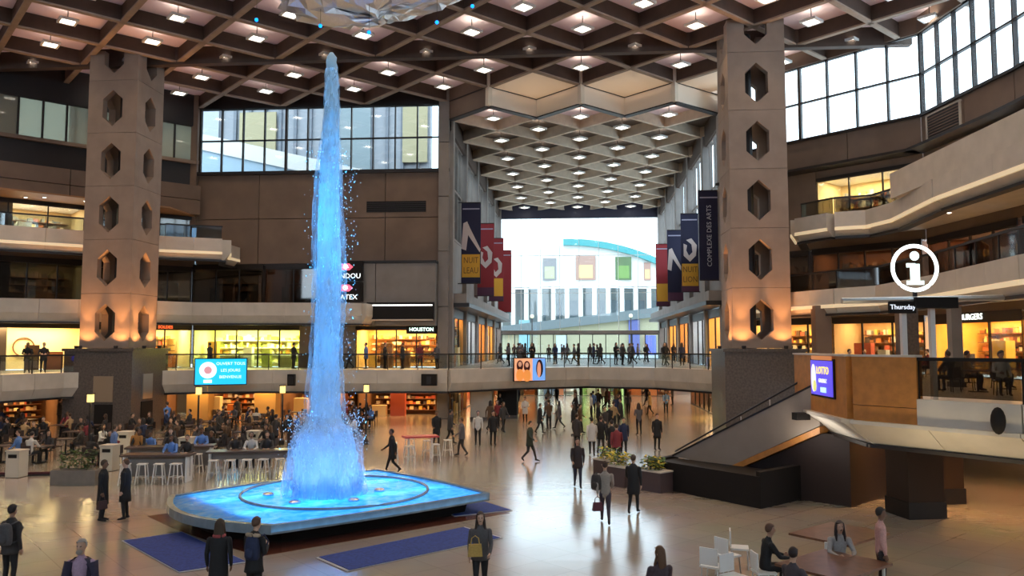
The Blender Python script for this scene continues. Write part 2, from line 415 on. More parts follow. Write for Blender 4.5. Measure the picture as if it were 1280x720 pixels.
# right walls
wr = struct('wall_right')
for g, n in ((W3, 3), (W4, 2), (W5, 2), (W6, 4)):
    panels(wr, g, 0, g.L, 16.2, 18.2, n, 1, M_wall)
    MB().lbox(g, 0, g.L, 18.15, 18.3, -.4, .15).build('window_sill', M_dark, wr)
    MB().lbox(g, 0, g.L, 23.0, 24.2, -.4, .1).build('lintel', M_wall, wr)
    MB().lbox(g, 0, g.L, 16.05, 16.2, -.4, 1.2).build('canopy_edge', M_dark, wr)
w = struct('window_3'); glazing(w, W3, 0, W3.L, 18.3, 23.0, 7, 2, M_clear, M_dark, -.15, .1, (3,))
w = struct('window_4'); glazing(w, W4, 0, W4.L, 18.3, 23.0, 5, 2, M_clear, M_dark, -.15, .1)
w = struct('window_5'); glazing(w, W5, 0, W5.L, 18.3, 23.0, 5, 2, M_clear, M_dark, -.15, .1)
w = struct('window_6'); glazing(w, W6, 0, W6.L, 18.3, 23.0, 10, 2, M_clear, M_dark, -.15, .1)
MB().box(10.4, 11.2, 55.0, 57.5, 3.6, 24.2).build('corner_pier', M_greyc, wr)
MB().box(21.5, 21.9, -14, 8, 0, 24.2).build('wall_core', M_wall, wr)
v = thing('wall_grille', 'framed rectangular grille in the brown wall under the right windows', 'vent', (20.2, 42.4, 16.6))
MB().lbox(W4, .6, 3.6, 16.55, 17.95, .0, .04).build('backing', M_dark, v)
for a in (.6, 3.55): MB().lbox(W4, a-.04, a+.06, 16.5, 18.0, .0, .1).build('frame', M_fas, v)
for z in (16.5, 17.95): MB().lbox(W4, .56, 3.66, z, z+.08, .0, .1).build('frame', M_fas, v)
for k in range(8): MB().lbox(W4, .7, 3.5, 16.65+k*.16, 16.71+k*.16, .03, .08).build('slat', M_wall, v)
# wall behind the lens with its own tall window band
wv = struct('wall_rear')
RV = Seg((-46, -14), (21.5, -14), (0, 1))
MB().lbox(RV, 0, RV.L, 0, 13, -.4, 0).build('wall_core', M_wall, wv)
MB().lbox(RV, 0, RV.L, 21, 24, -.4, 0).build('wall_core', M_wall, wv)
for k in range(9): MB().lbox(RV, 8*k, 8*k+1.5, 13, 21, -.4, 0).build('pier', M_wall, wv)
# hall side walls
for nm, g in (('wall_hall_left', HL), ('wall_hall_right', HR)):
    h = struct(nm); nb = 5; L = g.L
    for k in range(nb+1):
        a = min(L-.8, max(.0, L*k/nb-.4)); MB().lbox(g, a, a+.8, 3.6, 22.5, -.5, .25).build('pier', M_greyc, h)
    panels(h, g, .5, L, 9.0, 13.2, 5, 1, M_greyc, -.5, -.1)
    MB().lbox(g, 0, L, 20.9, 22.8, -.5, .1).build('lintel', M_beam, h)
    MB().lbox(g, .5, L, 8.0, 8.3, -.3, 1.4).build('canopy_edge', M_dark, h)
    MB().lbox(g, .5, L, 8.3, 9.0, -.3, 1.2).build('canopy', M_greyc, h)
    w = struct('window_%d' % (7 if g is HL else 8))
    glazing(w, g, .8, L-.4, 13.3, 20.9, 20, 2, M_clear, M_greyc, -.2, .16)
# far glass front of the hall
FE = Seg((-8.85, 97), (10.6, 97), (0, -1))
we = struct('wall_far'); MB().lbox(FE, 0, FE.L, 20.7, 22.8, -.4, .2).build('lintel', mat('navy_lintel', (.03, .03, .06), .5), we)
w = struct('window_9'); glazing(w, FE, .3, FE.L-.3, 7.0, 20.7, 8, 3, M_clear, M_white, -.1, .05)
MB().lbox(FE, 0, FE.L, 6.6, 7.0, -.4, .5).build('transom_beam', M_greyc, we)
for k in range(7):
    a = .3+k*(FE.L-.6)/6
    dd = struct('door_%d' % (k+1))
    if k < 6:
        b = a+(FE.L-.6)/6; glazing(dd, FE, a, b, 3.65, 6.55, 2, 1, M_clear, M_dark, -.1, .09)
        for s in (-1, 1):
            MB().lbox(FE, (a+b)/2+s*.2-.02, (a+b)/2+s*.2+.02, 4.5, 5.3, .0, .07).build('door_handle', M_steel, dd)
    else: bpy.data.objects.remove(dd)

# ------------------------------------------------------------------ slabs
F2 = [(-31, 41.3), (-29.9, 45.0), (-25.4, 49.9), (-21.9, 51.5), (-8.2, 52.5), (-6.3, 54.6), (-4.3, 56.6), (1.2, 59.8), (6, 58.1), (8, 55), (9.9, 51.9), (12.4, 48.4)]
F2R = [(12.4, 48.4), (12.6, 31), (8.3, 29.4), (8.45, 24.4), (11.3, 20.9), (17, 14.5), (21.4, 12)]
back = [(21.4, 30), (20.9, 38.7), (19.8, 46.2), (10.6, 55.4), (10.6, 97), (-8.85, 97), (-8.85, 57.2), (-27.9, 57.2), (-45.5, 39.6), (-36, 38)]
struct('floor_second_level', MB().prism(F2+F2R[1:]+back, 3.15, 3.6), mat('pale_terrazzo', (.55, .50, .44), .3, noise=.1, nscale=5))
def fascia(name, label, path, z0, z1, thick=.35, material=M_fas, trim=True, painted_glow=False, step=2.2):
    """ribbon of pale panels along a balcony edge, set out from its own line; each panel a part"""
    r = struct(name)
    for a, b in zip(path[:-1], path[1:]):
        g = Seg(a, b, (1, 0)); g.n = (g.d[1], -g.d[0]); n = max(1, round(g.L/step))
        for i in range(n):
            s0 = g.L*i/n+.008; s1 = g.L*(i+1)/n-.008; zm = z0+(z1-z0)*.38
            P = lambda s, o, z: (*g.pt(s, o), z)
            m = MB(); m.loft([[P(s, thick, zm), P(s, thick, z1), P(s, 0, z1), P(s, 0, z0), P(s, thick*.25, z0)] for s in (s0, s1)])
            m.build('fascia_panel', material, r)
        if painted_glow:
            MB().lbox(g, 0, g.L, z0+(z1-z0)*.38-.20, z0+(z1-z0)*.38-.02, thick*.9, thick+.03).build('painted_glow_band', mat('warm_painted_glow', (.8, .66, .45), .5, emit=.32, ecol=(1, .78, .48)), r)  # glowing band painted in for a soft lit highlight, no lamp here
        if trim:
            MB().lbox(g, 0, g.L, z0-.12, z0, -.1, thick*.5).build('edge_trim', M_dark, r)
    return r
def railing(label, path, z, gl=M_rail, h=1.05, off=.1, step=2.0, hand=M_dark):
    r = thing('railing', label, 'railing', (path[0][0], path[0][1], z))
    for a, b in zip(path[:-1], path[1:]):
        g = Seg(a, b, (1, 0)); g.n = (g.d[1], -g.d[0]); n = max(1, round(g.L/step))
        for i in range(n):
            MB().lbox(g, g.L*i/n+.04, g.L*(i+1)/n-.04, z+.08, z+h-.05, off-.01, off+.01).build('pane', gl, r)
            MB().lbox(g, g.L*i/n-.025, g.L*i/n+.025, z, z+h, off-.03, off+.03).build('post', hand, r)
        MB().lbox(g, -.02, g.L+.02, z+h-.06, z+h+.03, off-.05, off+.05).build('handrail', hand, r)
    return r
fascia('trim_1', '', F2, 2.2, 3.62)
railing('dark glass railing along the second level gallery around the court', F2[2:], 3.6)
railing('glass railing with dark handrail left of the left column', F2[:3], 3.6)
F3L = [(-40, 42), (-35, 46.5), (-27.2, 50.3), (-25.6, 52.2), (-21.5, 52.9), (-17.4, 53.3), (-14.5, 54.2), (-14.3, 57)]
struct('floor_third_level_left', MB().prism(F3L+[(-27.9, 57.1), (-45, 40)], 7.2, 7.9), M_fas)
fascia('trim_2', '', F3L, 6.7, 8.1)
F4L = [(-39, 40.5), (-34.2, 45.6), (-30.9, 48.2), (-27, 51), (-23.8, 52.6), (-25.0, 55.0), (-25.0, 57)]
struct('floor_fourth_level_left', MB().prism(F4L+[(-27.9, 57.1), (-45, 40)], 11.6, 12.2), M_fas)
fascia('trim_3', '', F4L, 11.0, 12.4, thick=.6, painted_glow=True)
railing('blue tinted glass railing on the topmost left balcony', [F4L[3], (-26, 51.6), F4L[4]], 12.3, glass('sky_tint_glass', (.75, .86, .95), .35), 1.0)
railing('clear glass railing on the topmost left balcony by the frame edge', F4L[:4], 12.3, h=.95)
F3R = [(10.9, 50.5), (12.1, 45), (13.6, 42.0), (15.0, 40), (15.1, 34), (14.6, 26.6), (14.6, 12)]
struct('floor_third_level_right', MB().prism(F3R+[(21.4, 12), (21.4, 30), (20.8, 38.7), (19.7, 46.1), (11, 54.9)], 7.3, 7.8), M_fas)
fascia('trim_4', '', F3R, 6.85, 8.1, painted_glow=True)
railing('dark glass railing on the third level behind the round sign', F3R[1:], 8.0, M_dkglass, 1.05)
F4R = [(14.6, 50.6), (13.4, 47.2), (14.6, 45.3), (16.4, 44.6), (17.0, 42), (16.5, 36), (16.7, 31.4), (17.5, 12)]
struct('floor_fourth_level_right', MB().prism(F4R+[(21.4, 12), (21.4, 30), (20.8, 38.7), (19.7, 46.1), (15.4, 50.4)], 11.7, 12.3), M_fas)
fascia('trim_5', '', F4R, 11.2, 12.5, thick=.7, painted_glow=True)
railing('dark framed railing on the topmost right balcony beside the column', F4R[1:5], 12.4, M_dkglass, 1.0)
pr5 = struct('trim_6')
g = Seg(F4R[5], F4R[6], (-1, 0)); MB().lbox(g, -4.5, g.L, 12.45, 13.7, -.25, .55).build('parapet', M_fas, pr5)
g = Seg(F4R[6], F4R[7], (-1, 0)); MB().lbox(g, 0, g.L, 12.45, 13.7, -.25, .55).build('parapet', M_fas, pr5)
# thin canopies / soffits above the upper galleries
struct('ceiling_gallery_left', MB().prism([(-39.5, 41), (-30.8, 50), (-27.9, 53.2), (-27.9, 57.1), (-45, 40)], 14.75, 14.85), mat('amber_wood_soffit', (.36, .18, .08), .5))

# ------------------------------------------------------------------ columns
def hex_plate(g, L, z0, z1, zc, hw, hh, o0, o1, name, root, ins=0.):
    """one face of the column module: plate with a pointed hexagonal opening"""
    e = ins; O = [(e, z0), (L/2, z0), (L-e, z0), (L-e, zc), (L-e, z1), (L/2, z1), (e, z1), (e, zc)]
    I = [(L/2-hw, zc-hh*.5), (L/2, zc-hh), (L/2+hw, zc-hh*.5), (L/2+hw, zc), (L/2+hw, zc+hh*.5), (L/2, zc+hh), (L/2-hw, zc+hh*.5), (L/2-hw, zc)]
    m = MB(); rings = []
    for (S, o) in ((O, o1), (I, o1), (I, o0), (O, o0)):
        rings.append([(*g.pt(a, o), z) for a, z in S])
    b = len(m.v); n = 8
    for r in rings: m.v += r
    for k in range(4):
        for i in range(n):
            j = (i+1) % n; k2 = (k+1) % 4
            m.face((b+k*n+i, b+k*n+j, b+k2*n+j, b+k2*n+i))
    return m.build(name, M_col, root)
def column(cx, cy, W, label):
    t = thing('perforated_column', label, 'column', (cx, cy, 0)); hw = W/2
    P = [(cx-hw, cy-hw), (cx+hw, cy-hw), (cx+hw, cy+hw), (cx-hw, cy+hw)]
    mh = 3.27
    for k in range(4):
        a, b = P[k], P[(k+1) % 4]; g = Seg(a, b, (0, 0.001)); g.n = (g.d[1], -g.d[0])
        z = 5.05
        for i in range(6):
            z1 = min(z+mh, ZT+.25) if i < 5 else ZT+.25
            zc = z+mh*.47; hh = 1.12
            if z1-z < 2.4:
                i0 = .452 if k % 2 else 0; zl, zn = z+.01, z+1.0
                pf = [(i0, zl), (W-i0, zl), (W-i0, z1), (W/2+.62, z1), (W/2+.62, zn), (W/2, z+.42), (W/2-.62, zn), (W/2-.62, z1), (i0, z1)]
                m = MB(); m.loft([[(*g.pt(a, o), zz_) for a, zz_ in pf] for o in (-.45, 0)]); m.build('column_face', M_col, t)
            else: hex_plate(g, W, z+.01, z1-.01, zc, .62, hh, -.45, 0, 'column_face', t, .452 if k % 2 else 0.)
            z = z1
            if z > ZT: break
    # inner riser pipes seen through the openings
    m = MB(); m.tube([(cx-.2, cy+.2, 5), (cx-.2, cy+.2, ZT)], .3, 10); m.build('riser_pipe', M_dark, t)
    MB().cbox((cx, cy, 4.95), (W+1.3, W+1.3, .16)).build('ledge', M_gran, t)
    # granite plinth with niches
    pw = W+1.1; ph = pw/2
    MB().box(cx-ph, cx+ph, cy-ph, cy+ph, 0, 4.88).build('plinth', M_gran, t)
    return t, pw
colL, pw = column(-27.9, 47.5, 3.1, 'tall concrete column with hexagonal openings left of the fountain')
ph = pw/2
for nm, (x0, x1, y0, y1, z0, z1), m in (
        ('niche_panel', (-28.1, -26.9, 47.5-ph-.06, 47.5-ph+.05, 1.9, 3.4), mat('bronze_niche', (.30, .22, .15), .5)),
        ('service_door', (-28.0, -26.9, 47.5-ph-.05, 47.5-ph+.05, 0, 1.75), M_black),
        ('niche_panel', (-27.9+ph-.05, -27.9+ph+.06, 46.6, 47.7, 2.0, 3.5), M_steel),
        ('service_door', (-27.9+ph-.05, -27.9+ph+.05, 46.5, 47.8, 0, 1.85), M_black)):
    MB().box(x0, x1, y0, y1, z0, z1).build(nm, m, colL)
colR, pw = column(10.2, 45.6, 3.1, 'tall concrete column with hexagonal openings beside the stairs')
for (cx, cy, t) in ((-27.9, 47.5, colL), (10.2, 45.6, colR)):
    for dx, dy in ((-1.1, -2.15), (1.1, -2.15), (2.15, -.9), (2.15, .9), (-2.15, -.9)):
        m = MB(); m.lathe((cx+dx, cy+dy, 5.03), [(.10, 0), (.12, .12), (.12, .16)], 8); m.build('uplight', M_dark, t)
        ex, ey = (dx*.9, dy*.72) if abs(dy) > 2 else (dx*.72, dy*.9)
        lamp('SPOT', t, (cx+dx, cy+dy, 5.22), 260, (1, .42, .13), .12, target=(cx+ex, cy+ey, 7.2), cone=2.0, name='uplight_bulb')
        lamp('SPOT', t, (cx+dx, cy+dy, 5.22), 900, (1, .42, .13), .12, target=(cx+ex, cy+ey, 11), cone=.7, name='uplight_bulb')

# ------------------------------------------------------------------ shops
PAL_W = [(.8, .25, .06), (.75, .5, .1), (.5, .1, .05), (.9, .75, .4), (.12, .06, .03), (.35, .12, .04), (.6, .55, .45), (.05, .04, .04)]
PAL_Y = [(.7, .68, .12), (.5, .55, .1), (.85, .8, .4), (.2, .25, .05), (.6, .3, .05), (.9, .88, .7), (.3, .28, .1)]
PAL_D = [(.10, .06, .05), (.2, .1, .06), (.05, .05, .06), (.3, .2, .14), (.15, .12, .1)]
PAL_G = [(.7, .6, .5), (.9, .9, .85), (.3, .3, .3), (.6, .2, .1), (.15, .2, .3), (.8, .6, .2)]
def shop(g, s0, s1, z0, z1, depth, label, back=(.75, .55, .3), lcol=(1, .72, .38), e=1., pal=PAL_W, shelves=4, nx=3, pane=M_clear, sign=None, sign_col=(.9, .9, .9), frame=M_dark, header=.35, dens=.85, group=None):
    c = g.pt((s0+s1)/2, 0); t = thing('boutique', label, 'shop', (c[0], c[1], z0), group)
    L = s1-s0; bm = mat('shop_wall_%02d%02d%02d' % tuple(int(x*99) for x in back), back, .8)
    MB().lbox(g, s0, s1, z0, z1, -depth-.1, -depth).build('back_wall', bm, t)
    for a in (s0, s1-.1): MB().lbox(g, a, a+.1, z0, z1, -depth, 0).build('side_wall', bm, t)
    MB().lbox(g, s0, s1, z1-.1, z1, -depth, 0).build('ceiling_panel', M_white, t)
    mm = MB()
    for k in range(shelves):
        z = z0+.35+k*(z1-z0-.9)/max(1, shelves)
        sh = MB().lbox(g, s0+.4, s1-.4, z-.05, z, -depth+.05, -depth+.6).build('shelf', M_wooddk if pal is not PAL_Y else M_white, t)
        a = s0+.5; hmax = (z1-z0-.9)/max(1, shelves)-.12
        while a < s1-.8:
            w = random.uniform(.08, .34); h = random.uniform(.35, 1)*hmax
            if random.random() < dens: mm.lbox(g, a, a+w*.92, z, z+h, -depth+.12, -depth+random.uniform(.35, .55), random.choice(pal))
            a += w
    # low stands between the window and the shelves
    a = s0+.6
    while a < s1-1.2:
        w = random.uniform(.5, 1.1)
        if random.random() < .75: mm.lbox(g, a, a+w, z0, z0+random.uniform(.7, 1.9), -depth*.55, -depth*.55+.5, random.choice(pal))
        a += w+random.uniform(.2, .8)
    if mm.v:
        o = mm.build('merchandise', M_merch, t); o['kind'] = 'stuff'
    if nx: glazing(t, g, s0+.05, s1-.05, z0, z1-header, nx, 1, pane, frame, -.06, .08, fd=.06)
    if header:
        hdr = MB().lbox(g, s0, s1, z1-header, z1, -.12, .06).build('header', frame, t)
        if sign:
            p = g.pt((s0+s1)/2, .075); sm = mat('sign_face_%02d%02d%02d' % tuple(int(x*99) for x in sign_col), sign_col, .5, emit=2.2)
            text(sign, header*.85, sm, hdr, (p[0], p[1], z1-header/2), g.n)
    p = g.pt((s0+s1)/2, -depth*.5)
    if e: lamp('AREA', t, (p[0], p[1], z1-.14), SHOP_W*e*L*depth*.5, lcol, L*.8, depth*.5, rz=math.atan2(g.d[1], g.d[0]), name='shop_light')
    return t
# second level, back left wall
shop(W1, -.0, 8.2, 3.6, 6.7, 3.0, 'bright yellow lit shop on second level behind the blue screen', (.85, .8, .35), (1, .9, .35), 2.6, PAL_Y, 4, 5)
shop(W1, 12.2, 18.2, 3.6, 6.7, 3.5, 'orange lit clothes shop on second level right of the jet', (.9, .6, .25), (1, .62, .22), 2.8, PAL_W, 5, 4)
bs = thing('box_sign', 'black box sign over the orange clothes shop', 'sign', (-11.4, 56, 7))
MB().lbox(W1, 13.4, 18.2, 7.05, 8.25, 1.25, 1.6).build('cabinet', M_black, bs)
MB().lbox(W1, 13.5, 18.1, 8.0, 8.08, 1.58, 1.66).build('lamp_strip', mat('strip_light', (1, 1, 1), .5, emit=2), bs)
MB().lbox(W1, 13.5, 18.1, 6.95, 7.05, 1.25, 1.7).build('base_trim', M_fas, bs)
ss = thing('shop_sign', 'small lit green and white sign at corner of the orange shop', 'sign', (-10.5, 56.9, 6))
ssc = MB().lbox(W1, 16.0, 18.2, 6.05, 6.65, .1, .3).build('cabinet', M_black, ss)
text('HOUSTON', .36, mat('mint_sign', (.7, 1, .85), .5, emit=3), ssc, (*W1.pt(17.1, .32), 6.35), W1.n)
panels(wb, W1, 8.2, 12.2, 3.6, 6.6, 2, 1, M_greyc, -.4, .0)
pn = MB().lbox(W1, 8.2, 9.1, 3.6, 6.6, 0, .5).build('pilaster', M_wall, wb)
# third level dark glass offices
shop(W1, -.2, 5.2, 8.0, 11.2, 4, 'dark glass shop on third level left of the jet, nearest the column', (.10, .08, .07), (1, .8, .55), .18, PAL_D, 4, 3, M_dkglass)
shop(W1, 5.4, 9.6, 8.0, 11.2, 4, 'dark shop with red brown partition on third level beside the jet', (.22, .09, .05), (1, .7, .4), .18, PAL_D, 4, 2, M_dkglass)
shop(W2, 13, 18.4, 8.0, 11.0, 4, 'dark glass shop on third level left of the column', (.30, .25, .14), (1, .85, .5), .35, PAL_D, 4, 3, M_dkglass)
shop(W2, 18.6, 25.4, 8.0, 11.0, 4, 'dark glass shop on third level just behind the left column', (.12, .10, .09), (1, .8, .5), .2, PAL_D, 4, 4, M_dkglass)
shop(W2, 8.5, 12.9, 8.0, 11.0, 4, 'dark glass shop on third level at the left frame edge', (.3, .2, .12), (1, .8, .5), .3, PAL_D, 4, 3, M_dkglass)
# fourth level left gallery shops
shop(W2, 9, 18.2, 12.3, 14.75, 4, 'warm lit shop on the topmost left gallery', (.6, .45, .25), (1, .75, .4), 1.3, PAL_G, 4, 4, header=.25)
shop(W2, 18.4, 25.3, 12.3, 14.75, 4, 'dim shop on the topmost left gallery behind the column', (.2, .13, .09), (1, .75, .4), .3, PAL_D, 4, 3, M_dkglass, header=.25)
# second level, left diagonal wall
sh = shop(W2, 11, 18.6, 3.6, 6.7, 2.5, 'cream walled cafe with round emblem on second level far left', (.9, .7, .35), (1, .78, .4), 2.2, PAL_W, 0, 0)
m = MB(); cpt = W2.pt(15.2, -2.4)
an = W2.ang(); ring = []
for k in range(20):
    a0 = 2*PI*k/20; ring.append((cpt[0]+W2.d[0]*.62*math.cos(a0), cpt[1]+W2.d[1]*.62*math.cos(a0), 5.1+.62*math.sin(a0)))
m.tube(ring+[ring[0]], .05, 6); m.build('round_emblem', M_wooddk, sh)
shop(W2, 18.8, 21.5, 3.6, 6.7, 3, 'brown shop on second level left of the column', (.35, .2, .1), (1, .7, .35), .5, PAL_D, 4, 2)
shop(W2, 21.7, 25.5, 3.6, 6.7, 3, 'shop with red hanging sign on second level right of the left column', (.9, .75, .35), (1, .8, .4), 2.0, PAL_W, 5, 2, sign='SOLDES', sign_col=(1, .12, .03))
# ground level food counters under the gallery
specs = [(W2, 2, 9.5, 'food counter'), (W2, 9.8, 17, 'food counter'), (W2, 17.4, 24.6, 'food counter'), (W1, .3, 6.2, 'food counter'), (W1, 6.5, 12.2, 'food counter'), (W1, 12.4, 18.2, 'food counter')]
labs = ['lit food counter at ground level by the left frame edge', 'lit food counter at ground level left of the column plinth', 'amber lit food counter behind the left column plinth', 'lit food counter under the blue screen', 'dim lit food counter left of the jet', 'red signed food counter at ground level right of the jet']
for (g, a, b, _), lb in zip(specs, labs):
    shop(g, a, b, 0, 3.0, 4, lb, (.22, .11, .05), (1, .58, .24), .75, PAL_W, 5, 0, header=.5, sign='RESTO' if 'red' in lb else None, sign_col=(1, .1, .05))
for g in (W1, W2): MB().lbox(g, 0 if g is W1 else -1, g.L+(4.5 if g is W2 else 0), 0, 3.3, -4.6, -4.25).build('wall_core', M_wall, wb if g is W1 else wl)
for (X, Y) in ((-25.2, 53), (-21, 54.2), (-16.5, 54.6)):
    t = thing('pier', 'square amber lit pier under the second level gallery', 'pillar', (X, Y, 0), 'amber piers under the gallery')
    MB().cbox((X, Y, 1.55), (1.5, .9, 3.1)).build('shaft', mat('amber_pier', (.62, .36, .12), .6), t)
    MB().cbox((X, Y, .1), (1.56, .96, .2)).build('base', M_gran, t)
    lamp('AREA', t, (X, Y-1.2, 3.0), 60, (1, .6, .2), .5, target=(X, Y, 1.2), name='wall_washer')
t = thing('pier', 'cream square pier under the gallery right of the jet', 'pillar', (-6.4, 57.2, 0))
MB().cbox((-6.4, 57.0, 1.55), (1.5, 1.5, 3.1)).build('shaft', M_fas, t); MB().cbox((-6.4, 57.0, .1), (1.6, 1.6, .2)).build('base', M_gran, t)
t = thing('pier', 'dark square pier under the gallery beside the cream pier', 'pillar', (-4.7, 58.6, 0))
MB().cbox((-4.7, 58.6, 1.55), (1.4, 1.4, 3.1)).build('shaft', M_black, t); MB().cbox((-4.7, 58.6, .1), (1.5, 1.5, .2)).build('base', M_gran, t)
for X, Y, w_, m_, lb in ((14.3, 35.5, .7, M_gran, 'dark square pier on the second level right of the white posts'), (14.9, 32.5, .4, M_greyc, 'grey square pier on the second level beside the orange cafe'), (13.0, 43, .8, M_wall, 'brown square pier on the second level behind the right column')):
    t = thing('pier', lb, 'pillar', (X, Y, 3.6)); MB().cbox((X, Y, 5.45), (w_, w_, 3.66)).build('shaft', m_, t); MB().cbox((X, Y, 3.7), (w_+.1, w_+.1, .2)).build('base', M_gran, t)
# ground passage under the hall
GP_L = Seg((-8.85, 57.6), (-8.85, 84), (1, 0)); GP_R = Seg((10.6, 49.5), (10.6, 84), (-1, 0)); GP_B = Seg((-8.85, 84), (10.6, 84), (0, -1))
shop(GP_B, .2, 5, 0, 3.0, 3, 'orange lit shop at the back of the ground passage, left', (.6, .3, .12), (1, .6, .25), 1.6, PAL_W, 5, 3)
shop(GP_B, 5.2, 9.6, 0, 3.0, 3, 'white lit shop at the back of the ground passage, middle', (.8, .85, .8), (.9, 1, .95), 2.0, PAL_G, 4, 3)
shop(GP_B, 9.8, 14.2, 0, 3.0, 3, 'green lit shop at the back of the ground passage', (.5, .7, .35), (.95, 1, .7), 1.6, PAL_G, 4, 3)
shop(GP_B, 14.4, 19.2, 0, 3.0, 3, 'brown shop at the back of the ground passage, right', (.35, .17, .1), (1, .7, .4), 1.0, PAL_W, 5, 3)
shop(GP_L, .5, 9, 0, 3.0, .9, 'orange lit shop along the left of the ground passage', (.7, .35, .12), (1, .58, .22), 1.8, PAL_W, 5, 4)
shop(GP_L, 9.3, 22, 0, 3.0, 3, 'red lit shop further along the left of the ground passage', (.5, .15, .08), (1, .6, .3), 1.2, PAL_W, 5, 4)
shop(GP_R, 4.0, 12, 0, 3.0, 3, 'golden lit shop at ground level beside the right column', (.9, .55, .2), (1, .62, .22), 2.6, PAL_W, 5, 4)
shop(GP_R, 12.4, 24, 0, 3.0, 3, 'dark brown shop further along the right of the ground passage', (.22, .11, .07), (1, .6, .3), .8, PAL_D, 3, 5)
struct('wall_passage', MB().box(-12, 13.6, 87.5, 88, 0, 3.2), M_wall)
# hall shops on second level
for g, sd in ((HL, 'left'), (HR, 'right')):
    for k in range(5):
        a = g.L*k/5+.5; b = g.L*(k+1)/5-.5
        shop(g, a, b, 3.6, 7.9, .85 if k == 0 and g is HL else 3, '%s shop on the %s side of the bright hall, %s bay' % (['amber', 'white', 'orange', 'amber', 'white'][k], sd, ORD[k]), [(.85, .5, .2), (.6, .6, .6), (.8, .4, .15)][k % 3], [(1, .6, .22), (.95, .95, 1), (1, .6, .25)][k % 3], [1.7, .9, 1.4][k % 3], PAL_W, 5, 3, header=.6)
# right side shops
shop(W3, 1.5, 7.2, 3.6, 6.9, 3.5, 'amber lit shop on second level right of the right column', (.8, .5, .2), (1, .66, .28), 1.2, PAL_W, 5, 4)
shop(W3, 7.4, 12.8, 3.6, 6.9, 3.5, 'shop with white posts on second level under the round sign', (.7, .45, .2), (1, .7, .35), 1.0, PAL_W, 5, 3)
shop(W4, .2, 7.4, 3.6, 6.9, 3, 'orange cafe with lit sign on second level at right', (.9, .5, .12), (1, .6, .2), 1.6, PAL_W, 5, 3, sign='BURGERS', sign_col=(.95, 1, .9), header=.5)
shop(W5, .2, 8.5, 3.6, 6.9, 3, 'golden food shop on second level by the right frame edge', (.95, .6, .2), (1, .66, .25), 1.5, PAL_W, 5, 3, header=.5)
shop(W3, .5, 6.0, 7.9, 11.2, 3, 'dark shop window on third level right of the right column', (.14, .11, .10), (1, .8, .6), .25, PAL_D, 4, 3, M_dkglass)
shop(W3, 6.2, 12.8, 7.9, 11.2, 3, 'dark shop on third level above the round sign', (.3, .14, .07), (1, .62, .32), 1.0, PAL_D, 4, 4, M_dkglass)
shop(W4, .2, 7.4, 7.9, 11.2, 3, 'brown shop with clothes racks on third level at right', (.35, .16, .09), (1, .62, .32), 1.4, PAL_G, 4, 4, M_dkglass)
shop(W5, .2, 8.5, 7.9, 11.2, 3, 'brown shop on third level by the right frame edge', (.35, .16, .09), (1, .62, .32), 1.2, PAL_D, 4, 4, M_dkglass)
shop(W3, 6.6, 12.8, 12.3, 15.6, 3, 'gold lit shop window on the topmost right level', (.75, .6, .35), (1, .78, .4), 1.4, PAL_G, 4, 3, header=.2)
shop(W4, .2, 7.4, 12.3, 15.6, 3, 'amber lit shop on the topmost right level at frame edge', (.5, .3, .16), (1, .7, .4), .8, PAL_W, 5, 3, header=.2)
panels(wr, W3, 0, 6.6, 12.3, 16.2, 2, 1, M_wall)
shop(W6, .2, 10, 0, 3.0, 3, 'red brown lit shop at ground level at the right frame edge', (.4, .14, .06), (1, .5, .2), .9, PAL_W, 5, 4)
shop(W5, .2, 8.5, 0, 3.0, 3, 'dim shop at ground level under the right terrace', (.3, .14, .07), (1, .6, .3), .6, PAL_D, 4, 4)
for g in (W3, W4): MB().lbox(g, 0, g.L, 0, 3.1, -.4, 0).build('wall_core', M_wall, wr)
for g, bands in ((W1, ((6.7, 8.0), (2.9, 3.6))), (W2, ((6.7, 8.0), (11.0, 12.3), (14.7, 14.85), (2.9, 3.6))), (W3, ((2.9, 3.6), (6.9, 7.9), (11.2, 12.3), (15.6, 16.1))), (W4, ((2.9, 3.6), (6.9, 7.9), (11.2, 12.3), (15.6, 16.1))), (W5, ((2.9, 3.6), (6.9, 7.9), (11.2, 16.1))), (W6, ((3.0, 16.1),))):
    for z0, z1 in bands: MB().lbox(g, 0, g.L, z0-.02, z1+.02, -.45, -.05).build('spandrel', M_wall, wb if g is W1 else (wl if g is W2 else wr))
# downlights in the soffits of the galleries, small round spots
def soffit_spots(label, pts, z, e=35, col=(1, .62, .25)):
    for (X, Y) in pts:
        t = thing('spot_lamp', label, 'spotlight', (X, Y, z), 'small round spots under the galleries')
        MB().lathe((X, Y, z), [(.13, .0), (.15, -.02), (.11, -.05)], 10).build('rim', M_steel, t)
        MB().lathe((X, Y, z-.035), [(.10, .0), (.09, -.025)], 10).build('lens', M_lens, t)
        if e: lamp('SPOT', t, (X, Y, z-.08), e, col, .1, cone=2.2)
soffit_spots('small round spot under the topmost left gallery soffit', [(-33.8, 48.5), (-32, 50), (-35.6, 46.5), (-30, 52), (-35.0, 48.4), (-36.8, 45)], 14.74, 40)
soffit_spots('small round spot under the second level gallery edge', [(x, y) for x, y in ((-20, 53.5), (-15, 54), (-10.5, 55), (-3, 60), (1.5, 63), (6, 61), (-24, 52.5), (-30.5, 48.5), (-33, 45))], 3.14, 60)
soffit_spots('small round spot under the right terrace', [(11.5, 26), (13.5, 22), (15, 30), (17.5, 19), (18, 25), (10.3, 27.5), (14, 26)], 3.14, 260, (1, .52, .2))
soffit_spots('small round spot under the third level at right', [(16.5, 38), (16.8, 33), (16.5, 28), (15.5, 42), (17.8, 43)], 7.28, 120)
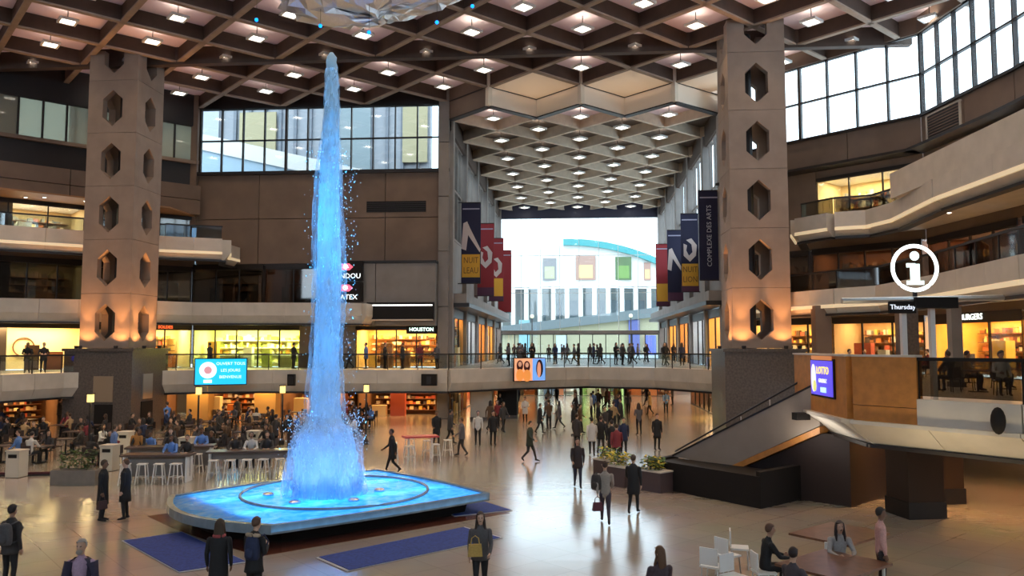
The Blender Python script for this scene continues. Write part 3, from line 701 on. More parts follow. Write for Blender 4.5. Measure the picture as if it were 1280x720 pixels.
soffit_spots('small round spot under the topmost right balcony', [(18.3, 40), (18, 36), (18.4, 32), (17.5, 43)], 11.68, 150)
# ------------------------------------------------------------------ fountain
PX, PY = -7.5, 25.0
def pool_outline(k=1.0, n=10, bk=1.0):
    """square standing on its corner with the front left side bowed outwards"""
    c = [(-4.85, -.9), (-.2, -4.7), (4.9, .25), (.2, 4.8)]; bow = [.95, .12, .25, .3]; out = []
    for i in range(4):
        a, b = c[i], c[(i+1) % 4]; dx, dy = b[0]-a[0], b[1]-a[1]; l = math.hypot(dx, dy); nx, ny = dy/l, -dx/l
        for t in range(n):
            u = t/n; w = 4*u*(1-u)*bow[i]*bk; out.append((PX+k*(a[0]+dx*u+nx*w), PY+k*(a[1]+dy*u+ny*w)))
    return out
M_rim = mat('wet_grey_stone_rim', (.22, .27, .30), .2, noise=.15, nscale=4)
M_basin = mat('blue_painted_basin', (.05, .38, .75), .3, noise=.2, nscale=3)
def water_mat():
    m = mat('rippled_pool_water', (.10, .50, .86), .16, spec=.3); nt = m.node_tree; b = nt.nodes['Principled BSDF']
    tc = nt.nodes.new('ShaderNodeTexCoord'); n = nt.nodes.new('ShaderNodeTexNoise'); n.inputs['Scale'].default_value = 2.2; n.inputs['Detail'].default_value = 5; n.inputs['Distortion'].default_value = 1.2
    bp = nt.nodes.new('ShaderNodeBump'); bp.inputs['Strength'].default_value = .35; bp.inputs['Distance'].default_value = .06
    r = nt.nodes.new('ShaderNodeValToRGB'); r.color_ramp.elements[0].color = (.10, .55, .95, 1); r.color_ramp.elements[1].color = (.45, .85, 1, 1)
    r.color_ramp.elements[0].position = .35; r.color_ramp.elements[1].position = .68
    nt.links.new(tc.outputs['Object'], n.inputs['Vector']); nt.links.new(n.outputs['Fac'], bp.inputs['Height']); nt.links.new(bp.outputs[0], b.inputs['Normal'])
    nt.links.new(n.outputs['Fac'], r.inputs[0]); nt.links.new(r.outputs[0], b.inputs['Base Color'])
    tl = nt.nodes.new('ShaderNodeBsdfTranslucent'); ms = nt.nodes.new('ShaderNodeMixShader'); ms.inputs[0].default_value = .6; nt.links.new(r.outputs[0], tl.inputs[0]); nt.links.new(bp.outputs[0], tl.inputs['Normal'])
    nt.links.new(b.outputs[0], ms.inputs[1]); nt.links.new(tl.outputs[0], ms.inputs[2]); nt.links.new(ms.outputs[0], nt.nodes['Material Output'].inputs[0]); return m
fo = thing('fountain', 'blue lit square fountain basin with tall water jet', 'fountain', (PX, PY, 0))
o1, o2, o3 = pool_outline(1), pool_outline(.965), pool_outline(.80)
rim = MB(); rim.loft([[(x, y, .38) for x, y in o1], [(x, y, .62) for x, y in o1], [(x, y, .62) for x, y in o2], [(x, y, .5) for x, y in o2]], cap=False)
rc = MB(); rc.loft([[(x, y, .38) for x, y in pool_outline(.99)], [(x, y, .34) for x, y in pool_outline(.86)], [(x, y, .0) for x, y in pool_outline(.84)]], cap=False); rc.build('recessed_base', M_black, fo)
MB().prism(pool_outline(1.13, 10, .15), .0, .006).build('floor_border', mat('maroon_granite', (.11, .035, .022), .15, noise=.2, nscale=6), fo)
rim.build('basin_rim', M_rim, fo)
MB().prism(pool_outline(.97), .36, .42).build('basin', M_basin, fo)
wt = MB(); po = pool_outline(.967); wt.v += [(x, y, .575) for x, y in po]; wt.face(range(len(po))); wt.build('pool_water', water_mat(), fo)
ir = MB(); circ = [(PX+2.9*math.cos(2*PI*k/40), PY+.3+2.9*math.sin(2*PI*k/40), .60) for k in range(41)]
ir.tube(circ, .05, 6); ir.build('inner_lip', M_rim, fo)
def jet_mat(name, lo, hi, col, sc_):
    m = bpy.data.materials.new(name); m.use_nodes = True; nt = m.node_tree; b = nt.nodes['Principled BSDF']; out = nt.nodes['Material Output']
    b.inputs['Base Color'].default_value = C4(col); b.inputs['Roughness'].default_value = .35
    tl = nt.nodes.new('ShaderNodeBsdfTranslucent'); tl.inputs[0].default_value = C4(col)
    m1 = nt.nodes.new('ShaderNodeMixShader'); m1.inputs[0].default_value = .5
    tr = nt.nodes.new('ShaderNodeBsdfTransparent'); m2 = nt.nodes.new('ShaderNodeMixShader')
    tc = nt.nodes.new('ShaderNodeTexCoord'); mp = nt.nodes.new('ShaderNodeMapping'); mp.inputs['Scale'].default_value = (sc_, sc_, sc_*.18)
    n = nt.nodes.new('ShaderNodeTexNoise'); n.inputs['Scale'].default_value = 1; n.inputs['Detail'].default_value = 6; n.inputs['Roughness'].default_value = .65
    r = nt.nodes.new('ShaderNodeMapRange'); r.inputs['From Min'].default_value = lo; r.inputs['From Max'].default_value = hi
    nt.links.new(tc.outputs['Object'], mp.inputs[0]); nt.links.new(mp.outputs[0], n.inputs['Vector']); nt.links.new(n.outputs['Fac'], r.inputs[0])
    nt.links.new(b.outputs[0], m1.inputs[1]); nt.links.new(tl.outputs[0], m1.inputs[2])
    nt.links.new(r.outputs[0], m2.inputs[0]); nt.links.new(tr.outputs[0], m2.inputs[1]); nt.links.new(m1.outputs[0], m2.inputs[2]); nt.links.new(m2.outputs[0], out.inputs[0])
    return m
JC = (.62, .84, .98)
M_core = jet_mat('foaming_jet_core', -.1, .40, JC, 2.2); M_veil = jet_mat('spray_veil', .36, .95, JC, 3.0)
rng = random.Random(3); JX = PX-.28
def jet(prof, nseg, name, material, wob, seed, n=18):
    rg = random.Random(seed); rings = []
    for i in range(nseg+1):
        t = i/nseg; z = prof[0][0]+(prof[-1][0]-prof[0][0])*t
        for a, b in zip(prof[:-1], prof[1:]):
            if a[0] <= z <= b[0]+1e-6: r = a[1]+(b[1]-a[1])*(z-a[0])/(b[0]-a[0])
        ox, oy = wob*math.sin(z*1.1), wob*math.cos(z*.8)
        nz = .06+.05*max(0, z-11)
        rings.append([(JX+ox+r*(1+rg.uniform(-nz, nz))*math.cos(2*PI*k/n), PY+oy+r*(1+rg.uniform(-nz, nz))*math.sin(2*PI*k/n), z) for k in range(n)])
    m = MB(); m.loft(rings); return m.build(name, material, fo, True)
jet([(.5, 1.05), (2.0, .95), (2.55, .82), (2.8, .48), (5, .40), (8, .38), (11, .30), (13, .22), (14.2, .17), (14.6, .14), (14.75, .05)], 90, 'jet_core', M_core, .02, 1)
jet([(.5, 1.25), (2.3, 1.12), (3.0, .66), (5, .52), (8, .55), (10.5, .46), (12.3, .28), (14.2, .2)], 70, 'jet_veil', M_veil, .04, 2)
crown = MB()
for k in range(46):     # falling splash tongues round the foot of the jet
    a = rng.uniform(0, 2*PI); r = rng.uniform(.6, 1.25); h = rng.uniform(1.2, 3.0)*(1.25-.35*r); w = rng.uniform(.05, .13)
    bx, by = JX+r*math.cos(a), PY+r*math.sin(a)
    crown.tube([(JX+r*1.06*math.cos(a), PY+r*1.06*math.sin(a), .55), (bx, by, h*.6), (JX+r*.9*math.cos(a), PY+r*.9*math.sin(a), h)], [w, w*1.1, w*.3], 6)
crown.build('splash_crown', M_veil, fo, True)
dr = MB()
for k in range(1900):
    z = rng.choice([rng.uniform(.6, 3.2), rng.uniform(2, 11.5)]); a = rng.uniform(0, 2*PI)
    r = abs(rng.gauss(0, .22))+(.75 if z < 3.2 else .42)+(.0 if z > 3 else .15); s = rng.uniform(.008, .02)
    x, y = JX+r*math.cos(a)+.25*(z < 11)*rng.random()*(z > 3), PY+r*math.sin(a); b = len(dr.v)
    dr.v += [(x-s, y, z), (x+s, y, z), (x, y-s, z), (x, y+s, z), (x, y, z-s*1.6), (x, y, z+s*1.6)]
    for f in ((0, 2, 5), (2, 1, 5), (1, 3, 5), (3, 0, 5), (2, 0, 4), (1, 2, 4), (3, 1, 4), (0, 3, 4)): dr.face([b+i for i in f])
d = dr.build('droplets', mat('water_drop', JC, .1), fo); d['kind'] = 'stuff'
for k in range(6):
    a = k*PI/3+.3; x, y = JX+1.7*math.cos(a), PY+1.7*math.sin(a)
    l = MB(); l.lathe((x, y, .575), [(.16, 0), (.18, .05), (.12, .09)], 10); l.build('pool_lamp', M_steel, fo)
    lamp('SPOT', fo, (x, y, .72), 1700, (.035, .42, 1), .06, target=(JX, PY, 11.5), cone=.42, name='jet_lamp')
    lamp('SPOT', fo, (x, y, .72), 17000, (.02, .44, 1), .06, target=(JX, PY, 14.6), cone=.16, name='top_lamp')
    lamp('SPOT', fo, (JX+(x-JX)*1.5, PY+(y-PY)*1.5, .72), 150, (.28, .52, 1), .1, target=(JX, PY, 2.6), cone=1.1, name='foot_lamp')
for ix in (-1, 0, 1):
    for iy in (-1, 0, 1):     # submerged lamps shining up through the water
        x, y = PX+(ix-iy)*1.55, PY+(ix+iy)*1.5
        lamp('AREA', fo, (x, y, .435), 30, (.09, .5, 1), 2.7, target=(x, y, 3), name='underwater_lamp').rotation_euler = (PI, 0, PI/4)
# blue carpets laid along the sides of the basin
M_mat = mat('royal_blue_carpet', (.02, .05, .26), .75, noise=.3, nscale=14); M_matb = mat('pale_carpet_edge', (.45, .47, .52), .7)
def carpet(P, label):
    t = thing('floor_mat', label, 'mat', (P[0][0], P[0][1], 0), 'blue carpets around the fountain')
    MB().prism(P, .008, .022).build('border', M_matb, t)
    c = (sum(p[0] for p in P)/4, sum(p[1] for p in P)/4)
    MB().prism([(c[0]+(p[0]-c[0])*.965, c[1]+(p[1]-c[1])*.965) for p in P], .022, .034).build('pile', M_mat, t)
carpet([(-12.0, 20.9), (-9.0, 18.1), (-7.8, 19.1), (-10.9, 22.0)], 'blue carpet left of the fountain front corner')
carpet([(-6.3, 19.6), (-5.2, 18.5), (-1.9, 22.0), (-3.1, 23.2)], 'long blue carpet in front of the fountain right side')
carpet([(-3.6, 24.6), (-1.9, 25.6), (-3.3, 27.4), (-4.8, 26.5)], 'dark blue carpet at the right corner of the fountain')

# ------------------------------------------------------------------ crumpled silver canopy hung over the fountain
t = thing('silver_sculpture', 'crumpled silver foil sculpture hung under the ceiling', 'sculpture', (-8.3, 33.4, 18.5))
m = MB(); rg = random.Random(5); nu, nv = 44, 12; rings = []
for j in range(nv+1):
    u = PI*(.03+.94*j/nv)
    rings.append([(-8.3+(4.4*math.sin(u)+rg.uniform(-.4, .4))*math.cos(2*PI*k/nu), 33.4+(2.4*math.sin(u)+rg.uniform(-.25, .25))*math.sin(2*PI*k/nu), 20.75-1.15*math.cos(u)+rg.uniform(-.16, .16)+.4*math.cos(2*PI*k/nu)) for k in range(nu)])
m.loft(rings); m.build('foil_body', mat('crumpled_foil', (.8, .8, .82), .3, .9, bump=.6, nscale=5), t)
for dx, dy in ((-2, 0), (2, 0), (0, 1.2)):
    m = MB(); m.tube([(-8.3+dx, 33.4+dy, 20.6), (-8.3+dx, 33.4+dy, ZT)], .02, 5); m.build('cable', M_dark, t)
for X, Y, z in ((-13.4, 32.4, 19.1), (-10.6, 32.4, 18.75), (-8.5, 32.4, 18.4), (-5.6, 32.4, 18.75), (-4.1, 32.4, 19.4)):
    q_ = thing('blue_lamp', 'small blue lamp hung below the silver sculpture', 'lamp', (X, Y, z), 'blue lamps under the silver sculpture')
    b = MB(); b.ball((X, Y, z), .08, 8, 6); b.build('globe', mat('blue_led', (.02, .25, 1), .3, emit=2.2, ecol=(.0, .22, 1)), q_, True)
    b = MB(); b.tube([(X, Y, z+.06), (X, Y, ZT)], .008, 4); b.build('wire', M_dark, q_)

# ------------------------------------------------------------------ stairs and raised terrace
A, B, Cc, Dd = (8.3, 29.4), (8.45, 24.4), (11.3, 20.9), (17, 14.5)
st = thing('staircase', 'broad stair with beige side wall rising to the terrace', 'staircase', (4, 31, 0))
SD = Seg((3.9, 31.6), (8.25, 27.55), (-1, -1)); SD.n = (-SD.d[1]*-1, -SD.d[0]); SD.n = norm2(SD.d[1], -SD.d[0]); SW = 3.2
P = lambda s, o, z: (*SD.pt(s, o), z)
m = MB(); poly = [(0, .95), (SD.L, 3.95), (SD.L, 2.55), (2.6, .9), (2.2, .85)]
m.loft([[P(s, .12, z) for s, z in poly], [P(s, -.12, z) for s, z in poly]]); m.build('side_wall', mat('taupe_stair_wall', (.30, .235, .185), .6, noise=.05, nscale=2), st)
m = MB(); poly = [(2.55, .87), (SD.L, 2.52), (SD.L, 2.30), (2.75, .75)]
m.loft([[P(s, .14, z) for s, z in poly], [P(s, -SW, z) for s, z in poly]]); m.build('wood_soffit', M_wood, st)
m = MB(); m.lbox(SD, 0, SD.L, 0.95, 1.0, -.05, .05)
cap = [(0, .95), (SD.L, 3.95), (SD.L, 4.02), (0, 1.02)]; m = MB(); m.loft([[P(s, .15, z) for s, z in cap], [P(s, -.15, z) for s, z in cap]]); m.build('coping', M_dark, st)
NS = 20
for k in range(NS):
    s0 = SD.L*k/NS; z = .1+3.5*(k+1)/NS
    MB().lbox(SD, s0, s0+SD.L/NS+.05, z-.26, z, -SW, -.12).build('step', M_greyc, st)
for o in (-.9, -SW):
    for k in range(6):
        s = SD.L*k/5; m = MB(); m.tube([P(s, o, .2+3.4*s/SD.L), P(s, o, 1.2+3.4*s/SD.L)], .025, 6); m.build('baluster', M_steel, st)
    for dz in (.65, 1.2):
        m = MB(); m.tube([P(-.6, o, dz-.2), P(SD.L, o, dz+3.4)], .035, 6); m.build('handrail', M_steel if dz < 1 else M_dark, st)
pl = thing('stair_plinth', 'low dark wall wrapped around the foot of the stair', 'wall', (4, 29.5, 0))
MB().prism([(2.75, 30.4), (5.98, 26.5), (6.2, 26.72), (3.0, 30.6)], 0, 1.0).build('front_panel', M_black, pl)
MB().prism([(5.98, 26.5), (7.75, 28.2), (7.55, 28.4), (5.9, 26.75)], 0, 1.15).build('side_panel', M_black, pl)
MB().prism([(2.75, 30.4), (3.0, 30.6), (4.1, 31.9), (3.9, 32.1)], 0, .95).build('end_panel', M_black, pl)
MB().prism([(3.0, 30.5), (6.1, 26.75), (6.95, 28.65), (4.0, 31.4)], .82, .9).build('top_panel', M_black, pl)
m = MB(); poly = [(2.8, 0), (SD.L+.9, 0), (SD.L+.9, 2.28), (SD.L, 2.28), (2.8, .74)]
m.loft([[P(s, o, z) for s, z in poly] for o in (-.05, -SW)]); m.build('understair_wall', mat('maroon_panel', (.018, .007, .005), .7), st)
tp = Seg(A, B, (-1, 0)); tq = Seg(B, Cc, (-1, -1)); tr_ = Seg(Cc, Dd, (-1, -1))
for g in (tp, tq, tr_): g.n = norm2(g.d[1], -g.d[0])
te = struct('trim_7')
for g, lit in ((tp, True), (tq, False), (tr_, False)):
    n = max(1, round(g.L/2.4))
    for i in range(n):
        s0, s1 = g.L*i/n+.01, g.L*(i+1)/n-.01; Q = lambda s, o, z: (*g.pt(s, o), z)
        m = MB(); m.loft([[Q(s, .55, 2.95), Q(s, .0, 2.95), Q(s, -.9, 2.35), Q(s, -.35, 2.30)] for s in (s0, s1)]); m.build('sloped_soffit', M_fas, te)
    MB().lbox(g, 0, g.L, 2.22, 2.32, -1.0, -.2).build('edge_trim', M_dark, te)
    MB().lbox(g, 0, g.L, 2.95, 3.05, -.1, .6).build('edge_trim', M_fas, te)
for g, s0, s1 in ((tq, 1.9, tq.L), (tr_, 0, tr_.L)):
    n = max(1, round((s1-s0)/2.4))
    for i in range(n): MB().lbox(g, s0+(s1-s0)*i/n+.01, s0+(s1-s0)*(i+1)/n-.01, 3.05, 3.75, .2, .45).build('parapet_panel', M_fas, te)
wp = thing('wood_parapet', 'orange wood clad parapet of the terrace beside the stairs', 'parapet', (8.4, 26, 3))
for a, b in ((0, 1.4), (1.4, 3.2), (3.2, 5.0)):
    MB().lbox(tp, a+.01, b-.01, 3.05, 4.88, .1, .4).build('wood_panel', M_wood, wp)
MB().lbox(tq, .0, 1.9, 3.05, 3.48, .1, .4).build('wood_panel', M_wood, wp); MB().lbox(tq, .0, 1.9, 3.5, 4.88, .1, .4).build('wood_panel', M_wood, wp)
MB().lbox(tp, 0, tp.L, 4.88, 4.94, .05, .45).build('coping', M_fas, wp); MB().lbox(tq, 0, 1.9, 4.88, 4.94, .05, .45).build('coping', M_fas, wp)
railing('smoked glass railing with thick black frame on the terrace', [tq.pt(1.9, .2), tq.pt(tq.L, .2), tr_.pt(tr_.L, .2)], 3.75, M_dkglass, 1.1, step=2.6, hand=M_black)
for (X, Y, w_, lb) in ((10.5, 25.9, 1.15, 'dark square pillar under the terrace front'), (12.3, 28.2, .95, 'dark square pillar under the terrace, further back')):
    t = thing('terrace_pillar', lb, 'pillar', (X, Y, 0)); MB().cbox((X, Y, 1.6), (w_, w_, 3.1), .2).build('shaft', mat('dark_brown_pillar', (.035, .022, .016), .85, spec=.15), t); MB().cbox((X, Y, .25), (w_+.08, w_+.08, .5), .2).build('base', M_black, t)
sp = thing('loudspeaker', 'black oval loudspeaker fixed to the terrace parapet', 'speaker', (10.4, 20.9, 3.0))
c = tq.pt(4.1, .75); b = MB(); b.ball((c[0], c[1], 3.35), (.17, .17, .34), 12, 8); b.build('body', M_black, sp, True)
MB().tube([(c[0], c[1], 3.35), (*tq.pt(4.1, .4), 3.35)], .04, 6).build('bracket', M_black, sp)
sp = thing('spotlight', 'black spotlight at the tip of the terrace edge above the stair', 'spotlight', (7.6, 27.6, 2.8))
b = MB(); b.cbox((7.6, 27.6, 2.85), (.5, .3, .24), .3); b.build('housing', M_black, sp); b = MB(); b.tube([(7.6, 27.6, 2.85), (7.95, 27.95, 2.95)], .04, 6); b.build('arm', M_black, sp)
# lit edge of the terrace
lamp('AREA', te, (*tp.pt(2.9, 1.0), 2.2), 16, (1, .95, .85), 2.0, .2, target=(*tp.pt(2.5, -.2), 2.7), name='edge_lamp')
lamp('AREA', te, (*tq.pt(2.5, 1.6), 1.5), 20, (1, .82, .5), 3.0, .3, target=(*tq.pt(2.5, -.2), 2.7), name='edge_lamp')
lamp('AREA', te, (*tr_.pt(3, 1.6), 1.5), 34, (1, .82, .5), 5.0, .3, target=(*tr_.pt(3, -.2), 2.7), name='edge_lamp')
# screens
def screen(name, label, g, s0, s1, z0, z1, o, col, emit):
    t = thing(name, label, 'screen', (*g.pt((s0+s1)/2, o), z0))
    MB().lbox(g, s0-.06, s1+.06, z0-.06, z1+.06, o-.12, o).build('frame', M_black, t)
    DISP[t.name] = MB().lbox(g, s0, s1, z0, z1, o, o+.02).build('display', mat('display_%02d%02d%02d' % tuple(int(x*99) for x in col), col, .3, emit=emit), t)
    return t
def decal(g, t, name, s0, s1, z0, z1, o, col, emit=0.8):
    return MB().lbox(g, s0, s1, z0, z1, o, o+.012).build(name, mat('print_%02d%02d%02d' % tuple(int(x*99) for x in col), col, .4, emit=emit), DISP.get(t.name, t))
def disc(g, t, name, s, z, r, o, col, emit=.8, n=20, ry=None):
    m = MB(); ry = ry or r
    m.loft([[(*g.pt(s+r*math.cos(2*PI*k/n), oo), z+ry*math.sin(2*PI*k/n)) for k in range(n)] for oo in (o, o+.014)])
    return m.build(name, mat('print_%02d%02d%02d' % tuple(int(x*99) for x in col), col, .4, emit=emit), DISP.get(t.name, t))
GS = Seg((-24.2, 49.6), (-20.6, 51.3), (1, -2)); GS.n = norm2(GS.d[1], -GS.d[0])
t = screen('advert_screen', 'bright cyan advert screen on the gallery front left of the jet', GS, .2, 3.25, 2.75, 4.35, .9, (.01, .42, .78), 1.0)
disc(GS, t, 'round_emblem', .95, 3.65, .52, .93, (.85, .85, .95)); disc(GS, t, 'emblem_mark', .95, 3.65, .24, .945, (.75, .35, .4), .5)
whm = mat('print_808595', (.8, .85, .95), .4, emit=.8)
for k, (tx, w) in enumerate((('OUVERT TOUS', 2.0), ('LES JOURS', 1.6), ('BIENVENUE', 1.8))):
    text(tx, .26, whm, t, (*GS.pt(2.3, .935), 4.05-k*.42), GS.n)
decal(GS, t, 'caption', .7, 1.2, 2.85, 3.05, .93, (.75, .85, .95))
GP = Seg((-4.9, 56.2), (-1.6, 58.1), (1, -2)); GP.n = norm2(GP.d[1], -GP.d[0])
t = screen('advert_screen', 'advert screen with women in orange at the gallery centre', GP, .55, 2.95, 2.75, 4.3, .8, (.95, .45, .25), .5)
decal(GP, t, 'blue_panel', 1.95, 2.95, 2.76, 4.29, .825, (.15, .35, .8), .7)
for s, z in ((.95, 3.9), (1.5, 3.85)):
    disc(GP, t, 'figure_hair', s, z-.1, .25, .84, (.12, .03, .03), 0, ry=.38); disc(GP, t, 'figure_face', s, z, .13, .855, (.85, .45, .3), .3, ry=.18)
    disc(GP, t, 'figure_dress', s, z-.75, .30, .85, (.95, .35, .08), .4, ry=.42)
disc(GP, t, 'figure_hair', 2.5, 3.6, .28, .84, (.04, .02, .05), 0, ry=.62); disc(GP, t, 'figure_face', 2.45, 3.5, .15, .855, (.9, .4, .25), .4, ry=.55)
t = screen('advert_screen', 'blue lottery style screen on the wood parapet', tp, 2.05, 4.05, 3.62, 4.72, .46, (.08, .06, .62), .9)
disc(tp, t, 'white_splash', 2.35, 4.15, .22, .485, (.8, .82, .85), .7, ry=.45); disc(tp, t, 'yellow_splash', 2.5, 3.9, .14, .5, (.75, .75, .2), .6, ry=.18)
text('LOTTO', .34, mat('print_yellow', (.95, .75, .1), .4, emit=.9), t, (*tp.pt(3.2, .49), 4.4), tp.n)
text('GAGNEZ', .18, whm, t, (*tp.pt(3.2, .49), 4.08), tp.n); decal(tp, t, 'caption', 3.0, 3.5, 3.72, 3.88, .485, (.5, .8, .9))
decal(tp, t, 'top_strip', 2.1, 4.0, 4.74, 4.87, .46, (.8, .3, .1), .3)
# round information sign on its kiosk frame
kx, ky = 10.15, 24.6
t = thing('information_sign', 'glowing white round information sign on kiosk frame', 'sign', (kx, ky, 3.6))
gk = Seg((kx-1.2, ky-.1), (kx+1.2, ky+.1), (0, -1)); gk.n = norm2(gk.d[1], -gk.d[0]); s_c = gk.L/2
ws = mat('neon_white', (.9, .97, .95), .4, emit=2.6)
m = MB(); ring = [(*gk.pt(s_c+.66*math.cos(2*PI*k/40), .1), 7.5+.66*math.sin(2*PI*k/40)) for k in range(40)]; m.tube(ring+[ring[0]], .055, 8); m.build('ring', ws, t)
disc(gk, t, 'dot', s_c, 7.86, .14, .1, (.75, .9, .87), 1.2)
for nm, a, b, z0, z1 in (('stem', -.13, .13, 7.12, 7.62), ('serif', -.24, .0, 7.52, 7.64), ('serif', -.25, .25, 7.0, 7.12)):
    MB().lbox(gk, s_c+a, s_c+b, z0, z1, .08, .14).build(nm, mat('print_759087', (.75, .9, .87), .4, emit=1.2), t)
MB().lbox(gk, s_c-.05, s_c+.05, 6.55, 6.86, .02, .1).build('stalk', M_dark, t)
MB().lbox(gk, s_c-.1, s_c+1.15, 6.3, 6.62, -.3, .3).build('canopy_box', M_black, t)
m = MB(); m.tube([(*gk.pt(s_c-2.2, .1), 6.52), (*gk.pt(s_c+2.6, .1), 6.62)], .09, 8); m.build('cross_bar', M_steel, t)
for a in (-.35, .5):
    MB().lbox(gk, s_c+a-.07, s_c+a+.07, 3.6, 6.45, -.08, .08).build('post', M_white, t)
npl = MB().lbox(gk, s_c-.85, s_c-.05, 6.15, 6.5, .12, .2).build('name_plate', M_black, t)
text('Thursday', .2, whm, npl, (*gk.pt(s_c-.45, .215), 6.33), gk.n)
# two stacked red and white emblem signs beside the jet
t = thing('tenant_sign', 'two black sign panels with red emblems beside the jet', 'sign', (-16.4, 56, 9))
g1 = Seg((-17.8, 55.7), (-14.2, 55.7), (0, -1))
for z, tx in ((10.5, 'MONDOU'), (9.0, 'ARATEX')):
    DISP[t.name] = MB().lbox(g1, .1, 3.0, z-.7, z+.7, -.15, .1).build('sign_panel', M_black, t)
    disc(g1, t, 'red_emblem', 1.75, z+.28, .55, .11, (.8, .1, .15), 1.0, n=6, ry=.28); disc(g1, t, 'emblem_core', 1.75, z+.3, .18, .125, (.95, .85, .9), 1.5)
    text(tx, .5, mat('print_white_lit', (.9, .95, .95), .4, emit=1.2), t, (*g1.pt(1.7, .13), z-.38), g1.n)

# ------------------------------------------------------------------ banners in the hall
NAVY, RED, YEL, PLUM = (.010, .010, .042), (.28, .02, .028), (.75, .40, .04), (.10, .03, .07)
def banner(x0, x1, Y, z0, z1, label, top, low, words, fig, wall_x):
    t = thing('hanging_banner', label, 'banner', ((x0+x1)/2, Y, z0), 'banners along the hall walls')
    g = Seg((x0, Y), (x1, Y), (0, -1)); L = x1-x0; hz = z1-z0
    def bm(c): return mat('banner_%02d%02d%02d' % tuple(int(v*99) for v in c), c, .7)
    MB().lbox(g, 0, L, z0, z1, -.03, .0).build('cloth', bm(top), t)
    MB().lbox(g, 0, L, z0, z0+hz*.12, .002, .012).build('lower_band', bm(low), t)
    m = MB(); ex = wall_x
    for z in (z0+.03, z1-.03):
        m = MB(); m.tube([(ex, Y, z), (x0 if ex > x1 else x1, Y, z)], .04, 6); m.build('bracket_arm', M_dark, t)
    if words:
        yp = MB().lbox(g, .06, L-.06, z0+hz*.08, z0+hz*.36, .014, .024).build('yellow_panel', bm(YEL), t)
        for k, wd in enumerate(words): wd and text(wd, hz*.105, bm((.18, .09, .02)), yp, ((x0+x1)/2, Y-.035, z0+hz*(.285-.125*k)), (0, -1), sx=.75)
    if fig:
        col = bm((.62, .52, .5)); zc = z0+hz*fig[1]
        m = MB(); pts = fig[0]
        m.loft([[(x0+L*a, Y-oo, zc+b*L) for a, b in pts] for oo in (.012, .022)]); m.build('printed_figure', col, t)
    MB().lbox(g, .1, L-.1, z1-hz*.09, z1-hz*.075, .004, .014).build('stripe', bm((.4, .38, .5)), t)
    return t
LEAP = ([(.0, -.5), (.25, -.6), (.35, .2), (.95, -.7), (1.0, -.55), (.45, .55), (.3, .9), (.1, .8)], .55)
CURL = ([(.15, -.4), (.5, -.75), (.85, -.4), (.9, .2), (.6, .6), (.3, .5), (.6, .25), (.65, -.2), (.45, -.4), (.3, -.1), (.35, .2), (.15, .3)], .55)
W = -8.7
banner(-8.45, -6.95, 60.5, 9.9, 16.2, 'navy banner with dancer and yellow lettered panel, nearest on left', NAVY, NAVY, ('NUIT', 'LEAU'), LEAP, W)
banner(-8.45, -6.95, 71, 9.6, 16.2, 'red banner with printed hand behind the navy left banner', RED, PLUM, None, CURL, W)
banner(-8.45, -6.95, 81, 9.7, 16.2, 'red banner with yellow foot third along the left wall', RED, PLUM, ('', ''), CURL, W)
banner(-8.45, -6.95, 91.5, 9.0, 16.2, 'plain red banner furthest along the left wall', RED, RED, None, None, W)
W = 10.58
b0 = banner(9.05, 10.5, 57.5, 9.8, 16.3, 'plain navy banner with upright lettering nearest on right', NAVY, NAVY, None, None, W)
text('COMPLEXE DES ARTS', .46, mat('banner_text', (.6, .6, .68), .6), b0, (9.78, 57.45, 13.0), (0, -1), rot=PI/2)
banner(9.05, 10.5, 67, 9.6, 16.2, 'navy banner with ring figure and yellow lettered panel on right', NAVY, PLUM, ('NUIT', 'LION'), CURL, W)
banner(9.05, 10.5, 76.5, 9.4, 16.2, 'navy banner with yellow figure third along the right wall', NAVY, PLUM, None, LEAP, W)
banner(9.05, 10.5, 87, 9.4, 16.2, 'red banner with yellow foot furthest along the right wall', RED, PLUM, ('', ''), None, W)

# ------------------------------------------------------------------ outside the hall's glass front
M_bld = mat('white_facade', (.62, .62, .60), .7, noise=.04, nscale=.3)
og = struct('ground_outside', MB().box(-150, 150, 97.5, 330, 3.0, 3.5), mat('pale_paving', (.55, .54, .5), .8, noise=.1, nscale=.3))
b = thing('theatre_building', 'white curved theatre with colonnade seen through the glass front', 'building', (5, 190, 3.5))
def arc(x): return 186+.012*(x-3)**2
xs = [-32+2*k for k in range(29)]
m = MB(); m.loft([[(x, arc(x), z0_), (x, arc(x), z1_), (x, arc(x)+3, z1_), (x, arc(x)+3, z0_)] for x in xs for z0_, z1_ in [(19.0, 28.5-.009*(x+2)**2)]]); m.build('upper_wall', M_bld, b)
m = MB(); m.loft([[(x, arc(x)-1.2, z1_), (x, arc(x)-1.2, z1_+1.5), (x, arc(x)+3, z1_+1.8), (x, arc(x)+3, z1_)] for x in xs if -3 < x < 24 for z1_ in [28.5-.009*(x+2)**2]]); m.build('roof_edge', mat('teal_roof', (.04, .26, .28), .5), b)
m = MB(); m.loft([[(x, arc(x)+6, 3.5), (x, arc(x)+6, 19), (x, arc(x)+6.4, 19), (x, arc(x)+6.4, 3.5)] for x in xs]); m.build('lobby_wall', mat('lobby_wall', (.14, .17, .17), .6), b)
for k in range(17):
    x = -30+3.2*k; MB().cbox((x, arc(x)+.8, 12), (1.0, 1.0, 15)).build('pillar', M_bld, b)
    MB().box(x+.7, x+2.5, arc(x)+5.7, arc(x)+5.95, 8, 16).build('lobby_pane', mat('lobby_glass', (.07, .11, .13), .2), b)
